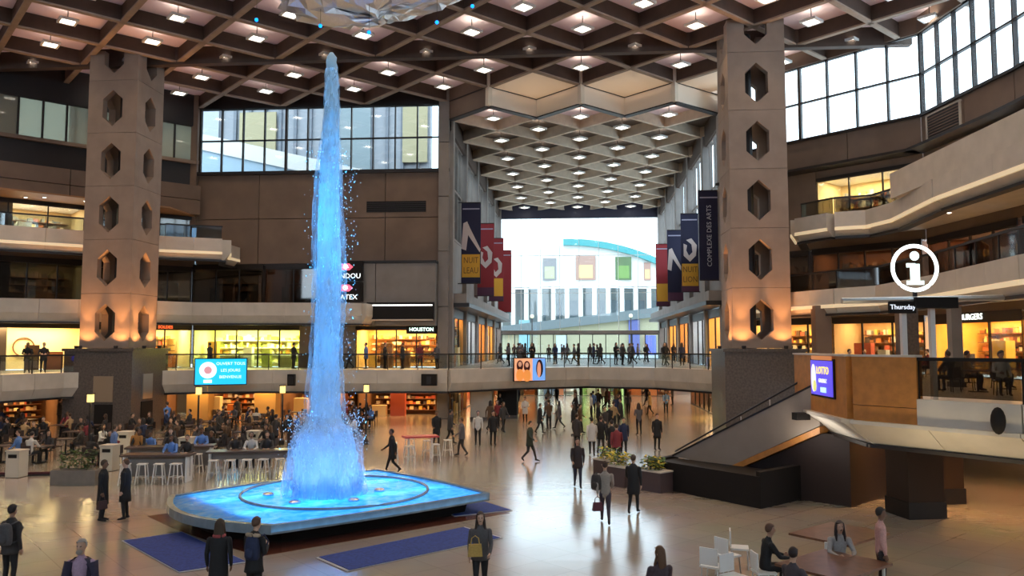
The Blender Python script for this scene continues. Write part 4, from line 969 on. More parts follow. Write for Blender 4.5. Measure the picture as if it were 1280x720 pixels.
for px_, w_, h_, c_ in ((-5.2, 3.2, 5.2, (.22, .22, .23)), (3.2, 4.6, 5.6, (.35, .22, .18)), (11.9, 3.8, 5.4, (.08, .14, .06)), (17.6, 1.6, 4.2, (.35, .35, .35))):
    t = thing('poster', 'large poster on the white theatre wall', 'poster', (px_, arc(px_)-.2, 21.0), 'posters on the theatre')
    MB().box(px_-w_/2, px_+w_/2, arc(px_)-.35, arc(px_)-.05, 20.4, 20.4+h_).build('board', mat('poster_%02d' % int(c_[0]*99), c_, .6), t)
    MB().box(px_-w_*.36, px_+w_*.36, arc(px_)-.42, arc(px_)-.35, 20.8, 20.4+h_*.62).build('print', mat('poster_print_%02d' % int(c_[0]*99), (min(1, c_[0]*1.8), min(1, c_[1]*1.9), c_[2]*1.2), .6), t)
t = thing('street_ramp', 'sloping ramp with pale wall crossing in front of the theatre', 'ramp', (5, 150, 3.5))
m = MB(); m.loft([[(-22, 150, 6.2), (-22, 150, 7.8), (-22, 154, 7.8), (-22, 154, 6.2)], [(30, 150, 12.2), (30, 150, 14.0), (30, 154, 14.0), (30, 154, 12.2)]]); m.build('deck', mat('ramp_grey', (.12, .15, .16), .7), t)
m = MB(); m.loft([[(-21, 151, 3.5), (-21, 151, 6.3), (-21, 153, 6.3), (-21, 153, 3.5)], [(30, 151, 3.5), (30, 151, 12.2), (30, 153, 12.2), (30, 153, 3.5)]]); m.build('pale_wall', mat('pale_yellow_wall', (.34, .33, .22), .8), t)
for x, c_ in ((-9, (.2, .38, .42)), (11.5, (.08, .10, .28)), (14.5, (.08, .12, .45)), (-2, (.4, .5, .55))):
    MB().box(x-1, x+1, 150.4, 151, 3.5, 3.5+(6.5 if x in (-9, 11.5) else 3.6)).build('doorway', mat('doorway_%02d' % int(c_[2]*99), c_, .6), t)
for X, Y in ((-11.5, 128), (13.5, 125), (18.5, 135), (-7, 140), (10, 138)):
    t = thing('street_lamp', 'dark street lamp post outside the glass front', 'street lamp', (X, Y, 3.5), 'street lamps outside')
    m = MB(); m.tube([(X, Y, 3.5), (X, Y, 10.0)], [.14, .09], 8); m.build('post', M_dark, t); m = MB(); m.ball((X, Y, 10.3), .35, 10, 6); m.build('lantern', mat('lantern_glass', (.7, .65, .4), .4), t, True)
for x in (-55, -34): 
    t = thing('office_block', 'pale office block far beyond the glass front', 'building', (x, 215, 3.5), 'far office blocks')
    MB().box(x-9, x+9, 215, 235, 3.5, 40).build('body', M_bld, t)
    for k in range(9): MB().box(x-8.5, x+8.5, 214.8, 215.02, 7+k*3.6, 8.6+k*3.6).build('window_band', mat('lobby_glass', (.07, .11, .13), .2), t)
# neighbouring facade seen through the high left window
b = thing('office_facade', 'pale ribbed office facade seen through the high left window', 'building', (-18, 72, 10))
MB().box(-48, -13, 72, 73, 3.5, 40).build('wall', mat('office_wall', (.28, .30, .33), .7), b)
for k in range(24):
    x = -47.6+1.45*k; MB().box(x, x+.28, 71.7, 72, 3.5, 40).build('rib', mat('office_rib', (.14, .16, .19), .6), b)
for x0, x1, z0, z1, c_ in ((-31, -27.5, 22.5, 27, (.34, .30, .18)), (-22, -18.5, 21, 30, (.2, .25, .27)), (-15.5, -13.2, 22, 30, (.34, .32, .2)), (-40, -33, 18, 30, (.35, .38, .42))):
    MB().box(x0, x1, 71.55, 71.75, z0, z1).build('shade_panel', mat('office_panel_%02d' % int(c_[0]*99), c_, .7), b)
t = thing('roof_slope', 'white sloping roof edge outside the high left window', 'roof', (-20, 66, 18))
m = MB(); m.loft([[(-34, 66, 22.6), (-34, 66, 24.0), (-34, 67, 24.0), (-34, 67, 22.6)], [(-12, 66, 17.5), (-12, 66, 18.8), (-12, 67, 18.8), (-12, 67, 17.5)]]); m.build('edge_beam', M_bld, t)
m = MB(); m.loft([[(-34, 66.2, 12), (-34, 66.2, 22.6), (-34, 66.6, 22.6), (-34, 66.6, 12)], [(-12, 66.2, 12), (-12, 66.2, 17.5), (-12, 66.6, 17.5), (-12, 66.6, 12)]]); m.build('glazed_side', mat('blue_grey_glazing', (.30, .42, .52), .3), t)
# ------------------------------------------------------------------ furniture
M_tt = mat('dark_laminate_top', (.10, .07, .06), .3); M_chair = mat('dark_chair_shell', (.045, .03, .03), .5)
M_wst = mat('white_stool_metal', (.78, .76, .72), .4)
def proto_table():
    t = thing('cafe_table', 'x', 'table', (0, 0, 0), 'small square food court tables')
    MB().cbox((0, 0, .73), (.8, .8, .04)).build('table_top', M_tt, t); MB().tube([(0, 0, .02), (0, 0, .72)], .04, 8).build('pedestal', M_dark, t)
    MB().cbox((0, 0, .015), (.45, .45, .03)).build('base', M_dark, t); return t
def proto_chair(shell, leg, name='cafe_chair', group='food court chairs'):
    t = thing(name, 'x', 'chair', (0, 0, 0), group)
    MB().cbox((0, 0, .45), (.42, .42, .04)).build('seat', shell, t)
    m = MB(); m.loft([[(x, .19+.03*(z-.47)+.03*abs(x)*-1, z), (x, .22+.1*(z-.47)-.03*abs(x), z)][::1] + [(x, .22+.1*(z-.47)-.03*abs(x), z+.36), (x, .19+.1*(z-.47)-.03*abs(x), z+.36)] for x in (-.2, -.1, 0, .1, .2) for z in (.5,)]); m.build('backrest', shell, t)
    for a in (-1, 1):
        for b in (-1, 1): m = MB(); m.tube([(a*.17, b*.17, .44), (a*.2, b*.2, 0)], .016, 6); m.build('leg', leg, t)
    return t
def proto_stool():
    t = thing('bar_stool', 'x', 'stool', (0, 0, 0), 'white bar stools by the fountain')
    MB().cbox((0, 0, .75), (.34, .34, .035)).build('seat', M_wst, t)
    for a in (-1, 1):
        for b in (-1, 1): m = MB(); m.tube([(a*.13, b*.13, .74), (a*.2, b*.2, 0)], .024, 6); m.build('leg', M_wst, t)
    m = MB(); P = [(.175, .175, .28), (-.175, .175, .28), (-.175, -.175, .28), (.175, -.175, .28), (.175, .175, .28)]; m.tube(P, .016, 5); m.build('footrest', M_wst, t)
    return t
def flat(root, name):
    """one-mesh version of a small thing for far copies"""
    bm_ = bmesh.new(); mats = []
    me = bpy.data.meshes.new(name)
    for ch in root.children:
        n0 = len(bm_.faces); bm_.from_mesh(ch.data); bm_.faces.ensure_lookup_table()
        m = ch.data.materials[0]
        if m not in mats: mats.append(m)
        for f in bm_.faces[n0:]: f.material_index = mats.index(m)
    bm_.to_mesh(me); bm_.free()
    for m in mats: me.materials.append(m)
    return me
PT, PC, PW, PS = proto_table(), proto_chair(M_chair, M_dark), proto_chair(M_white, M_steel, 'white_chair', 'white chairs by the big table'), proto_stool()
FT, FC, FS = flat(PT, 'cafe_table'), flat(PC, 'cafe_chair'), flat(PS, 'bar_stool')
def far(me, name, cat, loc, rz, label, group):
    return tag(link(name, me, None, loc=loc, rz=rz), label, cat, group)

# ------------------------------------------------------------------ people
SKIN = [(.55, .33, .23), (.42, .24, .16), (.62, .40, .30), (.20, .10, .06), (.60, .38, .27)]
HAIRC = [(.02, .012, .01), (.05, .025, .015), (.10, .05, .02), (.06, .035, .02), (.015, .012, .012)]
def chain(pts, rads): return [(Vector(p), r) for p, r in zip(pts, rads)]
def make_body(name, pose):
    """closed tapered tubes for every limb, fused into one surface by a voxel remesh; faces keep the garment of the nearest bone"""
    mb = MB(); samples = []     # (point, radius, material)
    def limb(pts, rads, mi, ref=(1, 0, 0), n=12):
        pts = [Vector(p) for p in pts]; R_ = [r if isinstance(r, tuple) else (r, r) for r in rads]
        t0 = (pts[0]-pts[1]).normalized(); t1 = (pts[-1]-pts[-2]).normalized()
        P = [pts[0]+t0*min(R_[0])*.7]+pts+[pts[-1]+t1*min(R_[-1])*.7]
        Q = [(R_[0][0]*.5, R_[0][1]*.5)]+R_+[(R_[-1][0]*.5, R_[-1][1]*.5)]
        mb.tube(P, Q, n, ref=ref)
        for a, b, ra, rb in zip(pts[:-1], pts[1:], R_[:-1], R_[1:]):
            k = max(2, int((b-a).length/.03))
            for i in range(k+1):
                u = i/k; samples.append((a.lerp(b, u), (sum(ra)*(1-u)+sum(rb)*u)/2, mi))
    J = pose
    T = J['torso']; limb(T, [(.155, .115), (.16, .115), (.14, .105), (.165, .115), (.17, .10), (.09, .075)], 1, n=16)
    N = J['neck']; limb(N, [.058, .05], 0)
    h = Vector(J['head']); f = Vector(J.get('face', (0, -1, 0))).normalized(); up = Vector((0, 0, 1))
    side = f.cross(up).normalized()
    hd = lambda a, b, c: h+side*a+f*b+up*c
    limb([hd(0, .012, -.105), hd(0, .012, -.06), hd(0, .0, 0), hd(0, -.008, .06), hd(0, -.008, .10)], [(.045, .055), (.064, .082), (.075, .096), (.070, .092), (.04, .055)], 0, ref=tuple(side), n=14)
    limb([hd(0, .095, .005), hd(0, .112, -.03)], [.011, .015], 0, n=8)
    for s in (-1, 1): limb([hd(s*.074, -.01, .01), hd(s*.08, -.012, -.03)], [.014, .012], 0, n=8)
    for s, arm in zip((1, -1), J['arms']):
        sh, el, wr, hd_ = [Vector(p) for p in arm]
        limb([sh, sh.lerp(el, .5), el], [.066, .058, .048], 1); limb([el, el.lerp(wr, .4), wr], [.047, .045, .032], 1)
        d = (hd_-wr).normalized(); pn = Vector((s*-1., 0, 0)); pn = (pn-d*pn.dot(d))
        pn = pn.normalized() if pn.length > .1 else Vector((0, 0, -1)); lt = d.cross(pn).normalized()
        limb([wr-d*.02, wr+d*.05, wr+d*.09], [(.028, .026), (.042, .020), (.044, .018)], 0, ref=tuple(lt), n=10)
        for k in range(4):
            b0 = wr+d*.085+lt*(k-1.5)*.0235; ln = (.030, .038, .036, .028)[k]
            limb([b0, b0+d*ln+pn*.008, b0+d*ln*1.7+pn*.028], [.0115, .0105, .009], 0, n=6)
        tb = wr+d*.03-lt*.038*s*(-1 if lt.y*s > 0 else 1); tl = (tb-wr-d*.03).normalized()
        limb([tb, tb+tl*.028+d*.025, tb+tl*.032+d*.055+pn*.012], [.014, .012, .010], 0, n=6)
    for s, leg in zip((1, -1), J['legs']):
        hp, kn, an, to = [Vector(p) for p in leg]
        limb([hp, hp.lerp(kn, .45), kn], [.092, .080, .060], 2); limb([kn, kn.lerp(an, .35), an], [.058, .056, .040], 2)
        limb([an+(an-to)*.25+Vector((0, 0, -.02)), an.lerp(to, .45)+Vector((0, 0, -.01)), to], [(.036, .042), (.042, .036), (.036, .026)], 3, n=10)
    ob = bpy.data.objects.new('tmp_body', mb.mesh('tmp_body', M_white)); COL.objects.link(ob)
    rm = ob.modifiers.new('r', 'REMESH'); rm.mode = 'VOXEL'; rm.voxel_size = .0135
    sm = ob.modifiers.new('s', 'SMOOTH'); sm.factor = .5; sm.iterations = 3
    de = ob.modifiers.new('d', 'DECIMATE'); de.ratio = .32
    me = bpy.data.meshes.new_from_object(ob.evaluated_get(bpy.context.evaluated_depsgraph_get())); me.name = name
    old = ob.data; bpy.data.objects.remove(ob); bpy.data.meshes.remove(old)
    cen = np.empty(len(me.polygons)*3); me.polygons.foreach_get('center', cen); cen = cen.reshape(-1, 3)
    SP = np.array([tuple(p) for p, _, _ in samples]); SR = np.array([r for _, r, _ in samples]); SM = np.array([m for _, _, m in samples])
    idx = np.empty(len(cen), dtype=np.int32)
    for i in range(0, len(cen), 2000):
        dd = np.sqrt(((cen[i:i+2000, None, :]-SP[None])**2).sum(2))-SR[None]; idx[i:i+2000] = SM[dd.argmin(1)]
    # eyes and mouth as dark faces on the head
    me.materials.clear()
    for k in range(5): me.materials.append(M_white)
    hv = np.array(h); fv, sv = np.array(f), np.array(side); rel = cen-hv; a, b, c = rel@sv, rel@fv, rel[:, 2]
    eye = (b > .05) & (abs(abs(a)-.03) < .013) & (abs(c-.012) < .009); mouth = (b > .06) & (abs(a) < .024) & (abs(c+.062) < .007)
    idx[eye & (idx == 0)] = 4; idx[mouth & (idx == 0)] = 4
    me.polygons.foreach_set('material_index', idx); me.polygons.foreach_set('use_smooth', [True]*len(me.polygons)); me.update()
    return me
def torso_at(z0=.88, lean=0., y0=0.):
    return [(0, y0, z0), (0, y0-.02*lean, z0+.10), (0, y0-.10*lean, z0+.25), (0, y0-.2*lean, z0+.40), (0, y0-.28*lean, z0+.53), (0, y0-.32*lean, z0+.59)]
def upper(z0=.88, lean=0., y0=0., arms='down', face=(0, -1, 0), nod=0.):
    t = torso_at(z0, lean, y0); ty, tz = t[-1][1], t[-1][2]; J = {'torso': t}
    J['neck'] = [(0, ty, tz-.02), (0, ty-.01-.03*lean-nod, tz+.11)]
    J['head'] = (0, ty-.02-.05*lean-nod, tz+.205); J['face'] = (face[0], face[1], face[2]-.6*nod)
    sy, sz = t[4][1], t[4][2]-.01
    def A(s, kind):
        S = (s*.185, sy, sz)
        if kind == 'down': return [S, (s*.235, sy+.03, sz-.28), (s*.235, sy-.04, sz-.52), (s*.235, sy-.06, sz-.62)]
        if kind == 'fwd': return [S, (s*.23, sy-.08, sz-.27), (s*.2, sy-.30, sz-.42), (s*.18, sy-.40, sz-.45)]
        if kind == 'back': return [S, (s*.235, sy+.13, sz-.26), (s*.23, sy+.14, sz-.50), (s*.23, sy+.13, sz-.6)]
        if kind == 'phone': return [S, (s*.23, sy-.03, sz-.28), (s*.11, sy-.26, sz-.20), (s*.06, sy-.32, sz-.12)]
        if kind == 'hold': return [S, (s*.25, sy+.0, sz-.27), (s*.10, sy-.22, sz-.32), (s*.0, sy-.24, sz-.33)]
        if kind == 'table': return [S, (s*.26, sy-.16, sz-.24), (s*.14, sy-.40, sz-.29), (s*.06, sy-.47, sz-.29)]
    a = arms if isinstance(arms, tuple) else (arms, arms)
    J['arms'] = [A(1, a[0]), A(-1, a[1])]; return J
def legs(kind, z0=.88):
    def stand(s, dy=0, w=.1): return [(s*.09, 0, z0-.02), (s*w, -.02+dy*.5, .48), (s*w, .02+dy, .085), (s*(w+.02), -.15+dy, .035)]
    if kind == 'stand': return [stand(1), stand(-1, .02, .11)]
    if kind == 'walk':
        return [[(.09, 0, z0-.02), (.09, -.17, .50), (.09, -.28, .10), (.10, -.45, .06)], [(-.09, 0, z0-.02), (-.09, .04, .46), (-.09, .33, .16), (-.10, .24, .04)]]
    if kind == 'walk2':
        return [[(.09, 0, z0-.02), (.09, .03, .47), (.09, .25, .13), (.10, .15, .035)], [(-.09, 0, z0-.02), (-.09, -.13, .49), (-.09, -.17, .09), (-.10, -.34, .04)]]
    if kind == 'sit':
        return [[(s*.10, -.04, z0), (s*.13, -.44, z0+.02), (s*.13, -.40, .09), (s*.14, -.56, .035)] for s in (1, -1)]
def hair_mesh(J, style):
    h = Vector(J['head']); f = Vector(J['face']); f.z = 0; f.normalize(); sd = f.cross(Vector((0, 0, 1)))
    mb = MB(); nu, nv = 16, 9; rings = []
    for j in range(nv+1):
        r = []
        for k in range(nu):
            a = 2*PI*k/nu; t = PI*(.03+(.60-.16*math.sin(a))*j/nv); rd = math.sin(t) if t < PI/2 else .97-.22*max(0, t/PI-.6)/.15; x, y = rd*math.cos(a), rd*math.sin(a); z = math.cos(t)
            fy = y    # +y is face direction
            zz = z
            if fy > .25 and z < .62: zz = .62+(z-.62)*.10
            r.append(h+sd*(x*.088)+f*(fy*.106-.012)+Vector((0, 0, .022+zz*(.118 if zz > 0 else .098))))
        rings.append(r)
    mb.loft(rings)
    if style == 'long':
        rg = []
        for z, wv, dy, th in ((.07, .085, -.05, .05), (-.02, .098, -.055, .055), (-.12, .105, -.06, .055), (-.24, .10, -.075, .05), (-.34, .06, -.075, .03)):
            rg.append([h+sd*(wv*math.cos(2*PI*k/12))+f*(dy+th*math.sin(2*PI*k/12))+Vector((0, 0, z)) for k in range(12)])
        mb.loft(rg)
        for s in (-1, 1): mb.tube([h+sd*s*.075+f*.03+Vector((0, 0, .05)), h+sd*s*.086+f*.0+Vector((0, 0, -.06)), h+sd*s*.092+f*.03+Vector((0, 0, -.2)), h+sd*s*.09+f*.05+Vector((0, 0, -.30))], [.014, .022, .03, .012], 8)
    return mb.mesh('hair', M_white, smooth=True)
def coat_mesh(J, hem):
    T = [Vector(p) for p in J['torso']]; mb = MB(); rings = []
    prof = [(T[0]+Vector((0, 0, hem-T[0].z)), .205, .17), (T[0]+Vector((0, 0, (hem-T[0].z)*.5)), .195, .155), (T[0], .185, .145), (T[2], .170, .135), (T[3], .188, .142), (T[4]+Vector((0, 0, .0)), .185, .125), (T[4]+Vector((0, 0, .055)), .12, .10), (T[5]+Vector((0, 0, .04)), .078, .078), (T[5]+Vector((0, 0, .055)), .068, .068)]
    for p, a, b in prof: rings.append([p+Vector((a*math.cos(2*PI*k/20), b*math.sin(2*PI*k/20), 0)) for k in range(20)])
    mb.loft(rings); return mb.mesh('coat', M_white, smooth=True)
POSES = {}
def add_pose(key, J): POSES[key] = dict(J=J, body=make_body('body', J), short=hair_mesh(J, 'short'), long=hair_mesh(J, 'long'), coats={})
def mk(up, lg): up['legs'] = lg; return up
add_pose('stand', mk(upper(), legs('stand')))
add_pose('phone', mk(upper(arms=('phone', 'phone'), nod=.03), legs('stand')))
add_pose('hold', mk(upper(arms=('hold', 'fwd')), legs('stand')))
add_pose('walk', mk(upper(arms=('back', 'fwd'), lean=.08), legs('walk')))
add_pose('walk2', mk(upper(arms=('fwd', 'down'), lean=.05), legs('walk2')))
add_pose('sit', mk(upper(.50, .25, arms='table', nod=.02), legs('sit', .50)))
add_pose('sit2', mk(upper(.50, .02, arms=('fwd', 'table'), face=(.5, -1, 0)), legs('sit', .50)))
add_pose('lean', mk(upper(.86, .55, .06, arms='table'), legs('stand', .86)))
LIST_P = []
def person(key, X, Y, z, rz, label, top, pants=(.02, .02, .03), hair=None, skin=None, style='short', coat=None, s=1.0, shoe=(.02, .015, .015), group='people', rnd=random.Random(11)):
    """rz=0 faces the lens side (-Y)"""
    P = POSES[key]; r = thing('person', label, 'person', (X, Y, z), group); r.rotation_euler = (0, 0, rz); r.scale = (s, s, s)
    hair = hair or rnd.choice(HAIRC); skin = skin or rnd.choice(SKIN)
    def put(nm, me, mats):
        o = bpy.data.objects.new(nm, me); COL.objects.link(o); o.parent = r
        for i, m in enumerate(mats): o.material_slots[i].link = 'OBJECT'; o.material_slots[i].material = m
        return o
    put('body', P['body'], [mat('skin_%02d' % int(skin[0]*99), skin, .55), cm(top), cm(pants), cm(shoe, .5), mat('dark_feature', (.05, .02, .02), .5)])
    put('hair', P[style], [mat('hair_%02d_%02d' % (int(hair[0]*999), int(hair[2]*999)), hair, .6)])
    if coat:
        if coat not in P['coats']: P['coats'][coat] = coat_mesh(P['J'], coat)
        put('coat', P['coats'][coat], [cm(top)])
    OCC.append((X, Y, z)); LIST_P.append(r); return r
def back_bag(X, Y, z, rz, label, col, s=1.0):
    t = thing('backpack', label, 'backpack', (X, Y, z)); c = cm(col)
    m = MB(); rg = []
    for zz, w, d in ((0, .13, .06), (.05, .155, .085), (.25, .155, .09), (.40, .13, .075), (.45, .08, .04)):
        rg.append([(w*math.cos(2*PI*k/14)*(1.12 if k % 7 else 1), .08+d*math.sin(2*PI*k/14), zz) for k in range(14)])
    def P(n, mb, mt):
        o = link(n, mb.mesh(n, mt, smooth=True), t); return o
    m.loft(rg); P('bag_body', m, c); m = MB(); m.ball((0, .17, .14), (.11, .05, .10), 10, 6); P('front_pocket', m, c)
    for a in (-1, 1): m = MB(); m.tube([(a*.09, .04, .42), (a*.12, -.12, .46), (a*.12, -.25, .30), (a*.12, -.10, .05), (a*.10, .05, .03)], .018, 6); P('strap', m, c)
    t.rotation_euler = (0, 0, rz); t.scale = (s, s, s); return t
def hand_bag(X, Y, z, rz, label, col):
    t = thing('hand_bag', label, 'bag', (X, Y, z)); c = cm(col, .5)
    m = MB(); m.loft([[(x*(1-.15*u), y*(1-.4*u), .24*u) for x, y in ((-.15, -.06), (.15, -.06), (.15, .06), (-.15, .06))] for u in (0, .3, .7, 1)]); link('bag_body', m.mesh('bag_body', c), t)
    m = MB(); m.tube([(-.09, 0, .23), (-.07, 0, .36), (0, 0, .41), (.07, 0, .36), (.09, 0, .23)], .012, 6); link('handle', m.mesh('handle', c), t)
    t.rotation_euler = (0, 0, rz); return t
OCC = [(-22.0, 30.6, 0), (-19.3, 32.5, 0), (-21.5, 37.5, 0), (-15.45, 38.3, 0), (-17.4, 35.4, 0), (-22.6, 36.3, 0), (-19.6, 41, 0), (-15.3, 41.6, 0), (-10.9, 42, 0)]
def free(X, Y, z, d=.62):
    if any(abs(X-a) < d and abs(Y-b) < d and abs(z-c) < 1 for a, b, c in OCC): return False
    OCC.append((X, Y, z)); return True
BLK, CHAR, GREY, WHT, PNK, BLUE, MAR, PLAID, TAN, NVY, PUR = (.012, .012, .014), (.04, .035, .035), (.12, .11, .12), (.6, .58, .55), (.62, .34, .30), (.12, .25, .6), (.22, .03, .04), (.30, .27, .24), (.42, .28, .14), (.02, .03, .08), (.38, .26, .36)
FG = 'people in the foreground'
person('stand', -12.0, 16.6, 0, PI*.95, 'man in charcoal jacket with backpack at lower left frame edge', CHAR, BLK, (.015, .01, .01), SKIN[1], coat=.78, group=FG)
back_bag(-11.95, 16.45, 1.0, PI*.95, 'grey backpack on the man at lower left frame edge', (.08, .075, .08))
person('hold', -8.65, 13.8, 0, .1, 'balding bearded man in purple shirt and open dark jacket', PUR, BLK, (.3, .28, .26), SKIN[0], group=FG)
m = POSES['hold']; jk = MB()
rgs = []
for zz, a, b in ((.80, .215, .165), (1.0, .205, .155), (1.25, .215, .158), (1.36, .225, .15), (1.42, .20, .135), (1.475, .12, .11)):
    rgs.append([(a*math.cos(2*PI*k/24-PI/2), b*math.sin(2*PI*k/24-PI/2), zz) for k in range(3, 22)])
jk.loft(rgs, cap=False, closed=False)
for s_, arm in zip((1, -1), m['J']['arms']): jk.tube([arm[0], arm[1], arm[2]], [.105, .074, .056], 10)
bd = MB(); hh_ = m['J']['head']; bd.ball((hh_[0], hh_[1]-.065, hh_[2]-.085), (.058, .05, .052), 12, 8); link('beard', bd.mesh('beard', mat('grey_beard', (.30, .25, .21), .8), smooth=True), LIST_P[-1])
o = link('open_jacket', jk.mesh('open_jacket', cm((.025, .02, .045)), smooth=True), LIST_P[-1])
person('stand', -7.0, 15.7, 0, PI*1.05, 'person in long black coat with red scarf, seen from behind', BLK, BLK, (.06, .035, .02), coat=.45, group=FG, style='long', s=.98)
sc_ = MB(); sc_.tube([(.10*math.cos(k*PI/8), .01+.085*math.sin(k*PI/8), 1.475) for k in range(17)], .035, 8); link('scarf', sc_.mesh('scarf', cm((.4, .08, .08)), smooth=True), LIST_P[-1])
person('phone', -6.3, 15.75, 0, PI*.9, 'person in black jacket with fur collar beside the black coat', BLK, BLK, (.10, .05, .03), coat=.75, group=FG)
sc_ = MB(); sc_.tube([(.12*math.cos(k*PI/8), .05+.10*math.sin(k*PI/8), 1.46+.03*math.sin(k*PI/8)) for k in range(17)], .04, 8); link('fur_collar', sc_.mesh('fur_collar', cm((.38, .30, .22)), smooth=True), LIST_P[-1])
back_bag(-6.28, 15.72, 1.0, PI*.9, 'black backpack on the person with fur collar', NVY)
person('walk2', -1.93, 16.9, 0, .1, 'woman with long dark hair in grey jacket walking past the carpet', (.09, .085, .09), BLK, (.03, .015, .01), SKIN[2], 'long', .80, .97, group=FG)
hand_bag(-2.0, 16.55, .92, .2, 'mustard handbag held by the woman with long dark hair', (.5, .32, .08))
person('stand', -13.95, 23.2, 0, PI*.6, 'person in long black coat, left of the couple by the stools', BLK, BLK, coat=.5, group=FG)
person('stand', -13.4, 23.45, 0, -PI*.45, 'man in black overcoat, right of the couple by the stools', (.02, .018, .02), BLK, (.12, .06, .03), coat=.55, group=FG)
hand_bag(-13.83, 22.98, .40, 1.2, 'dark bag carried by the left of the couple', (.06, .03, .03))
person('walk', .17, 29.9, 0, .05, 'man in dark coat walking alone across the shiny floor', (.03, .02, .02), (.02, .025, .05), coat=.72, group=FG)
person('walk', .94, 24.0, 0, PI, 'person in plaid shirt with backpack walking away', PLAID, (.05, .04, .06), group=FG)
back_bag(.72, 24.05, .98, PI*.8, 'dark backpack on the person in plaid shirt', CHAR); hand_bag(.71, 23.84, .40, .3, 'maroon bag carried by the person in plaid shirt', (.10, .02, .035))
person('walk2', 1.87, 25.5, 0, PI*.9, 'person in black coat walking beside the plaid shirt', BLK, BLK, coat=.6, group=FG)
person('sit2', 1.62, 15.5, .02, PI*1.1, 'woman with long hair seated at the bottom edge of the frame', (.06, .04, .05), BLK, (.12, .05, .03), SKIN[0], 'long', group=FG)
person('sit', 4.05, 17.7, .0, PI*.55, 'person in black top seated at the big brown table, back turned', BLK, BLK, (.10, .06, .03), group=FG)
person('sit2', 4.1, 15.7, .0, PI*.7, 'dark haired person seated low at the front of the brown table', (.06, .05, .06), BLK, (.02, .01, .01), SKIN[4], group=FG)
person('sit', 5.75, 18.25, .0, .0, 'woman in pale grey top leaning over the brown table', (.36, .34, .33), BLK, (.02, .012, .01), SKIN[0], 'long', group=FG)
person('stand', 6.45, 17.7, 0, PI*.45, 'man in pink shirt standing beside the brown table', PNK, (.025, .02, .02), (.02, .015, .012), SKIN[3], group=FG)
# big brown table with white legs, and white chairs
t = thing('long_table', 'big square brown table with white legs at lower right', 'table', (5.3, 17.2, 0)); a45 = .82
MB().cbox((5.3, 17.15, .74), (1.5, 1.9, .05), -a45).build('table_top', M_wooddk, t)
for a in (-1, 1):
    for b in (-1, 1):
        x, y = a*.62, b*.82; ca, sa = math.cos(-a45), math.sin(-a45)
        m = MB(); m.tube([(5.3+x*ca-y*sa, 17.15+x*sa+y*ca, 0), (5.3+x*ca-y*sa, 17.15+x*sa+y*ca, .72)], .035, 8); m.build('leg', M_white, t)
MB().cbox((6.3, 19.9, .74), (1.5, 1.9, .05), -a45).build('table_top', M_wooddk, thing('long_table', 'second brown table behind the seated woman in grey', 'table', (6.3, 19.9, 0)))
t = [o for o in bpy.data.objects if o.name.startswith('long_table')][-1]
m = MB(); m.tube([(6.3, 19.9, 0), (6.3, 19.9, .72)], .06, 8); m.build('pedestal', M_white, t); MB().cbox((6.3, 19.9, .02), (.7, .7, .04), .4).build('base', M_white, t)
for X, Y, r_, lb in ((3.5, 18.9, 2.2, 'white chair behind the person in black, further left'), (4.0, 17.6, PI*.55, 'white chair under the person in black top'), (4.1, 15.6, PI*.7, 'white chair at the front of the brown table'), (5.75, 18.35, 0, 'white chair under the woman in pale grey'), (3.9, 19.6, 1.4, 'white chair standing empty behind the brown table'), (1.62, 15.45, PI*1.1, 'white chair at the bottom edge of the frame'), (3.3, 17.2, .6, 'white chair turned sideways left of the person in black'), (3.0, 18.0, 2.6, 'white chair furthest left by the brown table')):
    copy_tree(PW, (X, Y, 0), r_, lb)
# mid ground walkers
MG = 'walkers crossing the court'
for key, X, Y, rz, lb, top, pn, ct in (
        ('walk', -7.35, 32.6, -1.2, 'person in black coat striding behind the fountain', BLK, BLK, .6), ('walk2', -5.24, 38, -1.4, 'person in grey jacket walking left of the court centre', GREY, CHAR, .8),
        ('stand', -4.95, 42, .2, 'person in white top standing behind the grey walker', WHT, BLK, None), ('stand', -4.16, 42.1, .4, 'person in black coat next to the white top', BLK, BLK, .7),
        ('walk', -7.1, 41.8, .3, 'person in black coat by the stools right of the jet', BLK, BLK, .6), ('walk2', -6.5, 42.6, 2.0, 'person in charcoal walking behind the jet stools', CHAR, BLK, .7),
        ('walk', -1.94, 36.4, 1.2, 'person in dark green coat walking across centre', (.03, .04, .025), CHAR, .7), ('walk', .9, 38.4, PI, 'person in white coat walking away', WHT, BLK, .7),
        ('stand', 1.78, 37.2, PI, 'person in long black coat beside the white coat', BLK, BLK, .5), ('walk2', 1.35, 39.3, PI*.9, 'person in black behind the white coat', BLK, CHAR, .7),
        ('walk', 2.4, 38.6, 0, 'person in navy coat right of the crowd', NVY, BLK, .7), ('stand', 4.2, 40.8, .3, 'person in black coat alone near the stair foot', BLK, BLK, .6),
        ('walk', 1.9, 35.4, PI, 'person in maroon jacket behind the flower stand', MAR, BLK, .8), ('stand', .2, 40.5, PI*.8, 'person in charcoal coat left of the white coat', CHAR, BLK, .7)):
    person(key, X, Y, 0, rz, lb, top, pn, coat=ct, group=MG)
rg = random.Random(21)
NAMES = [('black', BLK), ('charcoal', CHAR), ('grey', GREY), ('navy', NVY), ('maroon', MAR), ('brown', (.10, .055, .03)), ('white', WHT), ('black', BLK), ('charcoal', CHAR), ('tan', TAN), ('blue', BLUE), ('black', (.02, .016, .014))]
